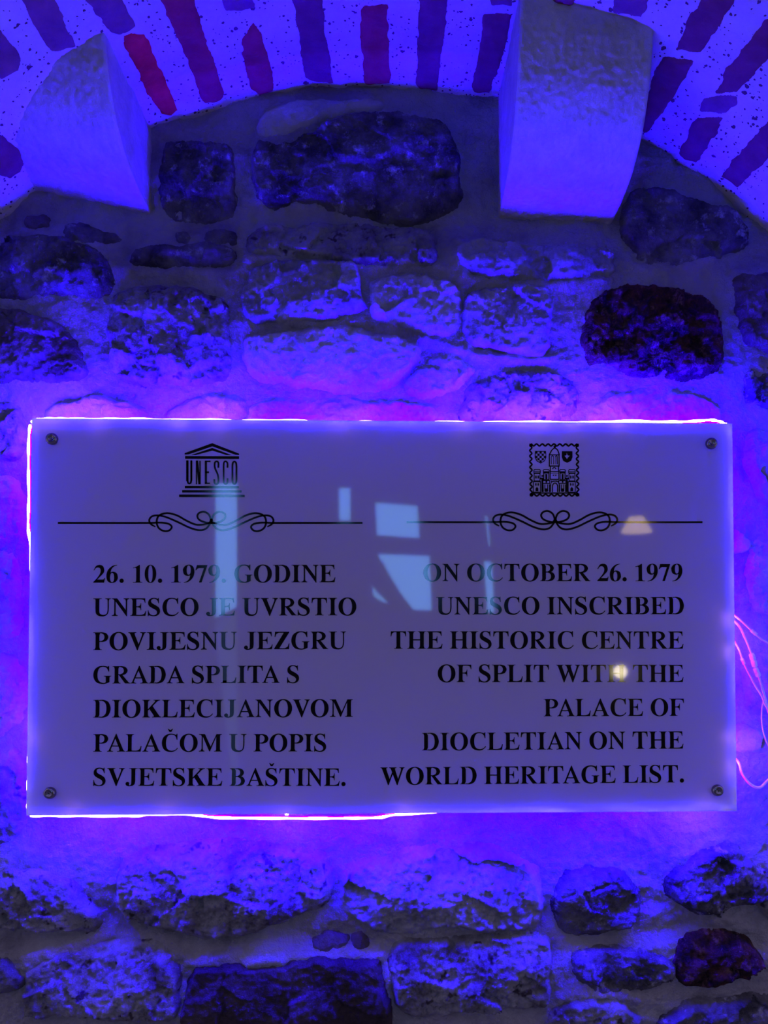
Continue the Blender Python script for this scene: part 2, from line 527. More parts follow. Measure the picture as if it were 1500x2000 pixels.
# (polygon in the photograph, height, material, amp, facet size, (tilt x, tilt z), rim)
STONES = [
    ([(312, 275), (330, 262), (380, 262), (440, 270), (452, 300), (455, 400), (440, 418), (380, 425), (320, 405), (308, 340)], .008, 'dark', .010, .05, (0, .04), .012),
    ([(490, 290), (520, 268), (580, 265), (640, 235), (730, 205), (830, 215), (880, 240), (905, 330), (900, 370), (870, 405), (800, 425), (740, 418), (650, 400), (600, 392), (520, 398), (492, 350)], .012, 'dark', .009, .07, (0, .05), .014),
    ([(500, 222), (560, 190), (640, 182), (740, 182), (735, 200), (640, 226), (570, 250), (510, 250)], .006, 'pale', .005, .06, (0, 0), .012),
    ([(1235, 370), (1290, 358), (1370, 378), (1440, 400), (1472, 440), (1460, 475), (1400, 500), (1340, 518), (1280, 515), (1235, 480), (1218, 430)], .010, 'dark', .008, .06, (0, .05), .016),
    ([(-40, 490), (0, 478), (50, 458), (110, 460), (170, 480), (215, 520), (215, 560), (180, 580), (120, 575), (50, 592), (-40, 565)], .012, 'dark', .012, .04, (0, 0), .016),
    ([(120, 430), (160, 425), (215, 448), (220, 465), (170, 475), (125, 455)], .004, 'dark', .004, .03, (0, .05), .008),
    ([(45, 415), (80, 410), (85, 430), (70, 442), (48, 436)], .004, 'brown', .003, .03, (0, 0), .008),
    ([(258, 485), (290, 478), (400, 474), (452, 476), (455, 510), (400, 521), (330, 517), (260, 508)], .007, 'dark', .005, .04, (0, .10), .008),
    ([(402, 445), (450, 438), (462, 455), (455, 474), (410, 472)], .004, 'dark', .003, .03, (0, .05), .008),
    ([(342, 448), (362, 446), (365, 466), (345, 468)], .004, 'dark', .002, .03, (0, .05), .006),
    ([(485, 450), (520, 435), (620, 425), (750, 430), (840, 450), (852, 480), (845, 522), (780, 518), (700, 516), (620, 500), (540, 500), (490, 496)], .015, 'mixed', .010, .05, (0, .04), .012),
    ([(892, 475), (940, 463), (1050, 470), (1180, 485), (1197, 510), (1188, 536), (1090, 546), (1000, 546), (920, 536), (890, 512)], .014, 'grey', .010, .06, (0, .02), .012),
    ([(215, 600), (235, 565), (300, 558), (380, 562), (440, 590), (455, 640), (450, 700), (440, 745), (330, 752), (230, 742), (213, 690)], .014, 'mixed', .012, .035, (0, 0), .020),
    ([(485, 545), (520, 512), (620, 512), (692, 520), (706, 560), (706, 610), (650, 626), (560, 632), (490, 642), (470, 590)], .016, 'grey', .012, .06, (0, .03), .016),
    ([(730, 552), (800, 537), (890, 558), (902, 600), (890, 650), (850, 662), (790, 642), (730, 620)], .012, 'pale', .012, .06, (0, .02), .018),
    ([(908, 580), (950, 566), (1050, 560), (1078, 580), (1075, 640), (1065, 694), (1000, 692), (930, 682), (902, 650)], .018, 'grey', .012, .06, (0, .03), .014),
    ([(482, 662), (560, 650), (640, 640), (720, 645), (815, 672), (820, 702), (790, 740), (740, 765), (600, 762), (520, 747), (482, 722)], .020, 'pale', .008, .09, (0, .02), .020),
    ([(1150, 610), (1180, 570), (1250, 558), (1330, 568), (1385, 590), (1405, 640), (1410, 700), (1392, 735), (1300, 745), (1220, 738), (1150, 715), (1135, 660)], .014, 'rust', .016, .035, (0, .04), .020),
    ([(1436, 545), (1500, 530), (1560, 540), (1560, 690), (1500, 695), (1455, 670), (1440, 620)], .010, 'brown', .010, .05, (0, 0), .018),
    ([(1452, 730), (1500, 712), (1560, 712), (1560, 800), (1480, 802), (1448, 778)], .010, 'dark', .010, .04, (0, 0), .018),
    ([(-40, 600), (0, 604), (60, 612), (120, 642), (162, 690), (165, 740), (100, 748), (-40, 750)], .016, 'brown', .016, .06, (0, .03), .018),
    ([(930, 748), (1000, 725), (1080, 728), (1122, 757), (1125, 812), (1020, 826), (905, 822), (900, 790)], .014, 'mixed', .012, .035, (0, .03), .020),
    ([(830, 705), (880, 690), (925, 720), (900, 760), (850, 775), (790, 765)], .012, 'pale', .008, .05, (0, 0), .020),
    ([(90, 812), (120, 785), (200, 775), (265, 790), (300, 826), (200, 840), (90, 836)], .012, 'pale', .010, .06, (0, 0), .018),
    ([(330, 800), (400, 772), (470, 775), (480, 820), (400, 836), (330, 832)], .010, 'pale', .008, .05, (0, 0), .018),
    ([(500, 790), (600, 776), (720, 780), (840, 795), (860, 826), (700, 840), (500, 836)], .010, 'pale', .010, .07, (0, 0), .018),
    ([(1150, 790), (1230, 762), (1330, 765), (1390, 790), (1400, 826), (1250, 838), (1150, 830)], .010, 'pale', .009, .07, (0, 0), .018),
    ([(-40, 790), (0, 780), (40, 790), (52, 840), (45, 900), (0, 905), (-40, 900)], .010, 'mixed', .010, .04, (0, 0), .016),
    ([(-40, 930), (10, 925), (44, 950), (48, 1040), (20, 1060), (-40, 1060)], .008, 'pale', .008, .04, (0, 0), .016),
    ([(-40, 1090), (20, 1085), (44, 1120), (44, 1230), (10, 1250), (-40, 1250)], .008, 'grey', .010, .06, (0, 0), .016),
    ([(-40, 1280), (20, 1275), (46, 1310), (46, 1400), (10, 1430), (-40, 1430)], .010, 'pale', .009, .05, (0, 0), .016),
    ([(-40, 1470), (10, 1460), (46, 1480), (60, 1560), (30, 1640), (-40, 1640)], .008, 'mixed', .010, .05, (0, 0), .016),
    ([(1455, 850), (1500, 840), (1560, 850), (1560, 980), (1500, 990), (1465, 960)], .008, 'grey', .010, .05, (0, 0), .016),
    ([(1434, 1030), (1440, 1032), (1459, 1064), (1440, 1078), (1430, 1076)], .016, 'pale', .002, .03, (0, 0), .006),
    ([(1460, 1070), (1500, 1060), (1560, 1070), (1560, 1190), (1500, 1200), (1465, 1170)], .006, 'pale', .008, .05, (0, 0), .016),
    ([(1435, 1422), (1482, 1418), (1484, 1462), (1440, 1466)], .012, 'pale', .004, .05, (0, 0), .010),
    ([(1455, 1290), (1500, 1270), (1560, 1290), (1560, 1395), (1500, 1400), (1460, 1380)], .006, 'grey', .008, .05, (0, 0), .016),
    ([(235, 1690), (330, 1652), (480, 1642), (620, 1660), (646, 1700), (640, 1760), (560, 1800), (480, 1830), (400, 1838), (300, 1815), (240, 1790)], .020, 'mixed', .014, .07, (0, -.10), .030),
    ([(-40, 1710), (60, 1690), (140, 1718), (188, 1780), (178, 1820), (90, 1825), (-40, 1802)], .016, 'mixed', .012, .05, (0, -.06), .022),
    ([(665, 1700), (760, 1662), (900, 1652), (1030, 1682), (1058, 1740), (1050, 1806), (960, 1822), (850, 1812), (760, 1828), (680, 1780)], .018, 'grey', .014, .07, (0, -.10), .026),
    ([(1082, 1740), (1110, 1702), (1160, 1687), (1220, 1700), (1248, 1740), (1252, 1790), (1200, 1825), (1120, 1830), (1085, 1800)], .018, 'dark', .010, .05, (0, -.08), .024),
    ([(1292, 1730), (1330, 1682), (1420, 1642), (1480, 1690), (1560, 1700), (1560, 1740), (1440, 1772), (1400, 1792), (1330, 1767)], .016, 'dark', .014, .035, (0, -.04), .022),
    ([(52, 1900), (100, 1870), (200, 1850), (300, 1840), (342, 1880), (352, 1940), (330, 1992), (150, 1988), (60, 1977)], .018, 'mixed', .014, .08, (0, -.06), .020),
    ([(-40, 1868), (0, 1868), (40, 1890), (52, 1915), (30, 1932), (-40, 1940)], .012, 'dark', .008, .05, (0, -.05), .014),
    ([(378, 1892), (450, 1885), (560, 1876), (700, 1870), (742, 1890), (746, 2040), (380, 2040)], .016, 'umber', .008, .08, (0, -.04), .014),
    ([(768, 1850), (840, 1832), (960, 1825), (1070, 1832), (1075, 1900), (1067, 1965), (940, 1975), (800, 1985), (765, 1930)], .018, 'mixed', .015, .07, (0, -.05), .020),
    ([(1120, 1870), (1160, 1850), (1250, 1855), (1312, 1880), (1316, 1915), (1230, 1937), (1150, 1925), (1118, 1900)], .014, 'dark', .014, .045, (0, -.03), .018),
    ([(1318, 1880), (1340, 1832), (1400, 1815), (1460, 1830), (1490, 1870), (1480, 1900), (1400, 1925), (1330, 1925)], .014, 'rust', .014, .035, (0, -.03), .018),
    ([(1080, 1970), (1140, 1950), (1220, 1960), (1252, 2030), (1075, 2030)], .012, 'mixed', .010, .04, (0, -.03), .016),
    ([(1310, 1975), (1400, 1950), (1560, 1940), (1560, 2040), (1300, 2040)], .012, 'dark', .010, .05, (0, -.03), .018),
    ([(612, 1840), (640, 1822), (672, 1832), (676, 1852), (640, 1858), (614, 1855)], .008, 'brown', .004, .03, (0, 0), .012),
    ([(682, 1830), (705, 1818), (722, 1830), (722, 1850), (690, 1854)], .008, 'brown', .004, .03, (0, 0), .010),
    ([(1500, 1795), (1470, 1760), (1490, 1745), (1560, 1750), (1560, 1830)], .010, 'mixed', .008, .04, (0, 0), .014),
]
for i, (pp, h0, mk, amp, fs, tl, rim) in enumerate(STONES):
    stone_patch('stone', pp, h0, ST[mk], wall, 100 + i * 7, amp, fs, tl, rim, lump=.35)

# ------------------------------------------------------------------ the vault and its bricks
YD = .62
xs = np.arange(-.98, .98, .004)
ys = np.arange(-.08, YD, .004)
X, Y = np.meshgrid(xs, ys)


def vault_h(x, y):
    return fbm(x, y, .12, 3, 200) * .006 + fbm(x, y, .03, 3, 230) * .0022


dz = 1e-3
def vault_pt(X, Y, h):
    sl = (vault_z(X + dz) - vault_z(X - dz)) / (2 * dz)
    nl = np.sqrt(1 + sl * sl)
    return X + sl / nl * h, -Y, vault_z(X) - h / nl


vx, vy, vz = vault_pt(X, Y, vault_h(X, Y))
V, Fq = tri_grid(vx, vy, vz)
vault = mesh_obj('ceiling', V, Fq[:, ::-1], M_vaultm)
tag(vault, 'barrel vault of thin bricks set in thick pale mortar above the wall', kind='structure')


def on_vault(px, py):
    d = ray(px, py)
    a, b = 0.25, (0.08 - CAM[1]) / d[1]
    f = lambda t: (CAM[2] + d[2] * t) - vault_z(CAM[0] + d[0] * t)
    for _ in range(50):
        mid = (a + b) / 2
        if f(mid) > 0: b = mid
        else: a = mid
    p = CAM + d * a
    return (p[0], -p[1])


def brick_patch(poly, mat, seed, cell=.003, h0=.003):
    P = np.array(poly)
    mg = .008
    nx = int((np.ptp(P[:, 0]) + 2 * mg) / cell) + 2
    ny = int((np.ptp(P[:, 1]) + 2 * mg) / cell) + 2
    X, Y = np.meshgrid(P[:, 0].min() - mg + np.arange(nx) * cell, P[:, 1].min() - mg + np.arange(ny) * cell)
    sd = sdist(X, Y, P) + fbm(X, Y, .025, 3, seed) * .0025
    h = h0 * sstep(-.001, .006, sd) - .008 * sstep(.001, -.006, sd) + fbm(X, Y, .03, 3, seed + 4) * .001 + vault_h(X, Y)
    a, b, c = vault_pt(X, Y, h)
    V, Fq = tri_grid(a, b, c, sd > -.006)
    return mesh_obj('brick', V, Fq[:, ::-1], mat, vault)


BR = [
    ([(-40, 60), (0, 62), (30, 95), (42, 115), (35, 135), (0, 150), (-40, 120)], 2),
    ([(-30, 240), (0, 265), (35, 290), (50, 318), (42, 335), (20, 347), (0, 345), (-30, 330)], 0),
    ([(10, -45), (80, -45), (108, 0), (130, 50), (148, 92), (120, 105), (98, 102), (70, 55), (40, 0)], 2),
    ([(140, -45), (208, -45), (240, 0), (266, 48), (235, 66), (215, 64), (195, 35), (170, 0)], 2),
    ([(238, 68), (260, 60), (285, 65), (310, 125), (335, 185), (347, 215), (335, 227), (318, 225), (290, 190), (265, 130), (245, 95)], 1),
    ([(290, -60), (360, -60), (380, 0), (405, 85), (420, 125), (438, 180), (435, 195), (400, 200), (390, 190), (370, 130), (345, 75), (315, 0)], 3),
    ([(495, 42), (510, 65), (525, 110), (537, 160), (535, 183), (505, 187), (490, 175), (478, 130), (470, 80), (485, 55)], 3),
    ([(430, -50), (490, -50), (500, 20), (470, 25), (440, 25), (432, 0)], 2),
    ([(560, -60), (620, -60), (630, 0), (638, 80), (645, 110), (650, 160), (620, 163), (595, 155), (585, 90), (583, 60), (570, 0)], 0),
    ([(705, 20), (712, 10), (757, 6), (757, 20), (760, 100), (765, 163), (712, 163), (705, 100), (703, 50)], 3),
    ([(702, -60), (757, -60), (758, -8), (706, -3)], 2),
    ([(820, -60), (878, -60), (875, 0), (870, 60), (860, 120), (855, 176), (818, 174), (812, 160), (815, 80), (818, 0)], 0),
    ([(945, 27), (1000, 30), (995, 60), (985, 100), (970, 150), (955, 188), (925, 182), (922, 165), (930, 130), (938, 80)], 0),
    ([(950, -50), (1005, -50), (1000, 15), (960, 12)], 2),
    ([(1195, -50), (1275, -50), (1262, 20), (1250, 38), (1195, 30), (1198, 0)], 2),
    ([(1070, -50), (1135, -50), (1122, 10), (1080, 6)], 0),
    ([(1385, -50), (1460, -50), (1435, 0), (1400, 60), (1370, 105), (1318, 100), (1330, 70), (1350, 25), (1365, 0)], 0),
    ([(1520, 20), (1490, 40), (1455, 90), (1420, 130), (1400, 175), (1397, 183), (1438, 180), (1465, 155), (1500, 115), (1530, 70)], 0),
    ([(1295, 110), (1355, 118), (1340, 150), (1320, 185), (1290, 225), (1270, 255), (1255, 265), (1258, 220), (1268, 180), (1275, 140)], 0),
    ([(1375, 190), (1440, 188), (1438, 203), (1420, 222), (1366, 216)], 2),
    ([(1362, 224), (1412, 228), (1400, 262), (1380, 290), (1360, 318), (1325, 300), (1340, 265)], 0),
    ([(1540, 210), (1500, 235), (1470, 270), (1430, 315), (1408, 345), (1438, 370), (1470, 340), (1500, 310), (1540, 270)], 0),
]
for i, (pp, k) in enumerate(BR):
    brick_patch([on_vault(*p) for p in pp], M_brick[k], 300 + i * 5)
rnd = random.Random(3)
for r in range(2):                       # the courses go on towards the open end of the vault
    for k in range(20):
        x = -.86 + k * .088 + rnd.uniform(-.008, .008)
        y0 = .335 + r * .15 + rnd.uniform(-.01, .01)
        if y0 + .13 > YD: continue
        w = .02
        brick_patch([(x - w, y0), (x + w, y0), (x + w, y0 + .125), (x - w, y0 + .125)], M_brick[rnd.choice([0, 0, 2, 3])], 500 + r * 40 + k, cell=.006)


# ------------------------------------------------------------------ corbels
WC = WY + .018


def corbel(xl, xr, zl, zr, label, mat, seed):
    """ovolo corbel: a rounded underside rising from the wall into the vault, tooled surface"""
    cp = [(-.06, 0), (0, 0), (.05, .004), (.09, .012), (.122, .025), (.162, .055), (.186, .09), (.199, .118), (.211, .16), (.219, .20), (.228, .26), (.236, .33), (.25, .45)]
    fine = np.array([cp[0]] + crom([(q[0] * 1.08, q[1]) for q in cp[1:]], 30))
    L = np.concatenate([[0], np.cumsum(np.linalg.norm(np.diff(fine, axis=0), axis=1))])
    st = np.concatenate([[0, .03], np.arange(.06, L[-1], .0028)])
    D, Hh = np.interp(st, L, fine[:, 0]), np.interp(st, L, fine[:, 1])
    n = len(st)
    nx = int((xr - xl) / .0028)
    us = np.linspace(0, 1, nx)
    U, S = np.meshgrid(us, st, indexing='ij')
    Xg = xl + (xr - xl) * U
    Dg, Hg = np.broadcast_to(D, U.shape), np.broadcast_to(Hh, U.shape)
    tD, tH = np.gradient(D), np.gradient(Hh)
    ln = np.hypot(tD, tH) + 1e-9
    nD, nH = tH / ln, -tD / ln              # outward normal of the profile
    edge = np.minimum(U, 1 - U) * (xr - xl)
    rnd_ = .004 - np.sqrt(np.clip(.004 ** 2 - (.004 - np.minimum(edge, .004)) ** 2, 0, None))
    tool = fbm(Xg, S, .0095, 2, seed) * .0019 + fbm(Xg, S, .06, 2, seed + 3) * .0008
    off = tool * np.clip(edge / .004, 0, 1) - rnd_
    Yv = WC - (Dg + off * nD)
    Zv = zl + (zr - zl) * U + Hg + off * nH
    Zv = np.minimum(Zv, vault_z(Xg) + .012 + .002 * U)
    Vv = np.stack([Xg, Yv, Zv], -1).reshape(-1, 3)
    idx = np.arange(nx * n).reshape(nx, n)
    q = np.stack([idx[:-1, :-1], idx[1:, :-1], idx[1:, 1:], idx[:-1, 1:]], -1).reshape(-1, 4)
    Vl, Fl = [Vv], [q]
    base = len(Vv)
    m_ = 40
    for side, j in ((0, 0), (1, nx - 1)):
        tt = np.linspace(0, 1, m_ + 1)
        yy = Yv[j][:, None] * (1 - tt) + (WY + .06) * tt
        zz = np.repeat(Zv[j][:, None], m_ + 1, 1)
        wv = fbm(yy, zz, .012, 2, seed + 9) * .0010 * np.sin(np.pi * tt) ** .3
        xx = np.full(yy.shape, Xg[j, 0]) + wv
        Vs = np.stack([xx, yy, zz], -1).reshape(-1, 3)
        ii = np.arange(n * (m_ + 1)).reshape(n, m_ + 1) + base
        qs = np.stack([ii[:-1, :-1], ii[:-1, 1:], ii[1:, 1:], ii[1:, :-1]], -1).reshape(-1, 4)
        Vl.append(Vs)
        Fl.append(qs[:, ::-1] if side else qs)
        base += len(Vs)
    # a flat bedding face on top, under the vault
    tp = np.stack([Xg[:, -1], np.full(nx, WY + .06), Zv[:, -1]], -1)
    Vl.append(tp)
    ib = np.arange(nx) + base
    Fl.append(np.stack([idx[:-1, -1], idx[1:, -1], ib[1:], ib[:-1]], -1))
    o = mesh_obj('corbel', np.concatenate(Vl), np.concatenate(Fl), mat)
    return tag(o, label, 'corbel', 'limestone corbels under the vault')


pl = [wall_uv(975, 420, WC), wall_uv(1196, 436, WC)]
corbel(pl[0][0], pl[1][0], pl[0][1], pl[1][1], 'pale limestone corbel above the right half of the sign, fully clear of the bricks', M_corbel, 700)
pl = [wall_uv(58, 368, WC), wall_uv(291, 412, WC)]
corbel(pl[0][0], pl[1][0], pl[0][1], pl[1][1], 'pale limestone corbel at the upper left, half sunk in the vault mortar', M_corbel, 740)

# ------------------------------------------------------------------ the sign
sign = empty('wall_sign', (0, PANEL_FRONT + .009, -PH / 2))
tag(sign, 'backlit white acrylic sign with black Croatian and English text, bolted to the stone wall', 'sign')


def acrylic():
    mt, nt, bs = new_mat('opal_acrylic')
    N, L = nt.nodes, nt.links
    bs.inputs['Base Color'].default_value = (.50, .45, .51, 1)
    bs.inputs['Roughness'].default_value = .035
    bs.inputs['IOR'].default_value = 1.5
    tr = N.new('ShaderNodeBsdfTranslucent')
    tr.inputs[0].default_value = (.85, .85, .85, 1)
    mx = N.new('ShaderNodeMixShader')
    mx.inputs[0].default_value = .20
    L.new(bs.outputs[0], mx.inputs[1])
    L.new(tr.outputs[0], mx.inputs[2])
    L.new(mx.outputs[0], N['Material Output'].inputs[0])
    return mt


M_acr = acrylic()
M_ink = plain('black_print', (.0015, .0015, .003), .06)
M_chrome = plain('polished_steel', (.22, .20, .27), .2, 1.0)
PT = .004
b = MB()
b.box((-PW / 2, PANEL_FRONT, -PH / 2), (PW / 2, PANEL_FRONT + PT, PH / 2))
pan = b.obj('acrylic_panel', M_acr, sign)
bv = pan.modifiers.new('bevel', 'BEVEL')
bv.width = .0008
bv.segments = 2

# lettering: a bold serif face, drawn glyph by glyph (1000 units to the em)
C_ = 'c'


def contour(pts, n=5):
    """closed outline; points flagged 'c' are corners, runs between them are smooth curves"""
    N = len(pts)
    cs = [i for i, p in enumerate(pts) if len(p) == 3]
    if not cs:
        return [(p[0], p[1]) for p in crom([q[:2] for q in pts], n, True)]
    out = []
    for k, i in enumerate(cs):
        j = cs[(k + 1) % len(cs)]
        run = [pts[i][:2]]
        q = (i + 1) % N
        while q != j:
            run.append(pts[q][:2])
            q = (q + 1) % N
        run.append(pts[j][:2])
        if len(run) == 2: out.append(run[0])
        else: out += [(p[0], p[1]) for p in crom(run, n)[:-1]]
    return out


def ell(x0, y0, x1, y1, n=40, pw=2.25):
    cx, cy, a, b_ = (x0 + x1) / 2, (y0 + y1) / 2, (x1 - x0) / 2, (y1 - y0) / 2
    o = []
    for k in range(n):
        w = 2 * math.pi * k / n
        c, s = math.cos(w), math.sin(w)
        o.append((cx + a * math.copysign(abs(c) ** (2 / pw), c), cy + b_ * math.copysign(abs(s) ** (2 / pw), s)))
    return o


def stem(x0, x1, l, r, y0=0, y1=676, bot=True, top=True):
    """upright with bracketed serifs reaching to l and r"""
    p = []
    if bot:
        p += [(l, y0, C_), (r, y0, C_), (r, y0 + 19, C_), (x1 + (r - x1) * .35, y0 + 27), (x1, y0 + 100, C_)]
    else:
        p += [(x0, y0, C_), (x1, y0, C_)]
    if top:
        p += [(x1, y1 - 100, C_), (x1 + (r - x1) * .35, y1 - 27), (r, y1 - 19, C_), (r, y1, C_), (l, y1, C_), (l, y1 - 19, C_), (x0 - (x0 - l) * .35, y1 - 27), (x0, y1 - 100, C_)]
    else:
        p += [(x1, y1, C_), (x0, y1, C_)]
    if bot:
        p += [(x0, y0 + 100, C_), (x0 - (x0 - l) * .35, y0 + 27), (l, y0 + 19, C_)]
    return contour(p)


def R_(x0, y0, x1, y1): return [(x0, y0), (x1, y0), (x1, y1), (x0, y1)]


def G(*pieces): return [p if isinstance(p, tuple) else (p, []) for p in pieces]


def hserif(x0, x1, y, h=19): return R_(x0, y, x1, y + h)


Ccont = [(662, 455, C_), (637, 455, C_), (600, 565), (530, 632), (420, 655), (312, 625), (240, 520), (212, 340), (238, 160), (315, 65), (430, 32), (530, 45), (600, 80), (668, 148, C_), (687, 130, C_), (640, 75), (545, 8), (400, -19), (215, 20), (98, 135), (49, 336), (105, 545), (245, 662), (400, 691), (520, 678), (598, 652, C_), (622, 660), (640, 691, C_), (662, 691, C_)]
Gcont = [(668, 462, C_), (644, 462, C_), (600, 560), (535, 628), (425, 655), (312, 625), (235, 520), (207, 340), (230, 165), (320, 55), (440, 22), (500, 28), (533, 50, C_), (533, 225, C_), (520, 270), (455, 281, C_), (455, 300, C_), (752, 300, C_), (752, 281, C_), (698, 268), (683, 225, C_), (683, 50, C_), (560, 2), (420, -19), (215, 18), (92, 135), (40, 330), (95, 540), (245, 662), (405, 691), (530, 678), (610, 655, C_), (630, 662), (648, 691, C_), (668, 691, C_)]
Scont = [(468, 475, C_), (448, 475, C_), (415, 575), (345, 640), (255, 657), (178, 620), (160, 555), (205, 480), (350, 400), (470, 310), (513, 190), (485, 80), (395, 5), (270, -19), (150, -2), (85, 15, C_), (65, 8), (55, -19, C_), (35, -19, C_), (35, 221, C_), (54, 221, C_), (85, 125), (155, 45), (270, 18), (365, 58), (392, 135), (350, 215), (200, 300), (80, 385), (45, 490), (72, 605), (160, 675), (265, 692), (355, 680), (415, 660, C_), (435, 668), (445, 692, C_), (463, 692, C_)]
Jcont = [(479, 676, C_), (155, 676, C_), (155, 657, C_), (225, 648), (240, 590, C_), (240, 120), (225, 45), (185, 18), (155, 28), (165, 60), (158, 110), (110, 148), (45, 130), (15, 75), (40, 15), (110, -16), (190, -19), (300, 5), (370, 65), (392, 170, C_), (392, 590, C_), (408, 648), (479, 657, C_)]
caron = [(95, 0, C_), (165, -125, C_), (240, -125, C_), (310, 0, C_), (285, 0, C_), (203, -58, C_), (120, 0, C_)]


def shift(c, dx, dy): return [(p[0] + dx, p[1] + dy) + tuple(p[2:]) for p in c]


def bowl(x0, ya, yb, xr, ti=35, side=150):
    """bowl to the right of x0 between ya (low) and yb (high)"""
    mid = (ya + yb) / 2
    h = (yb - ya)
    rx = xr - x0
    o = [(x0, yb, C_), (x0 + rx * .40, yb), (x0 + rx * .80, yb - h * .13), (xr, mid), (x0 + rx * .80, ya + h * .13), (x0 + rx * .40, ya), (x0, ya, C_)]
    xi = xr - side
    ri = xi - x0
    i = [(x0, yb - ti, C_), (x0 + ri * .40, yb - ti), (x0 + ri * .86, yb - ti - h * .15), (xi, mid), (x0 + ri * .86, ya + ti + h * .15), (x0 + ri * .4, ya + ti), (x0, ya + ti, C_)]
    return contour(o + i[::-1])


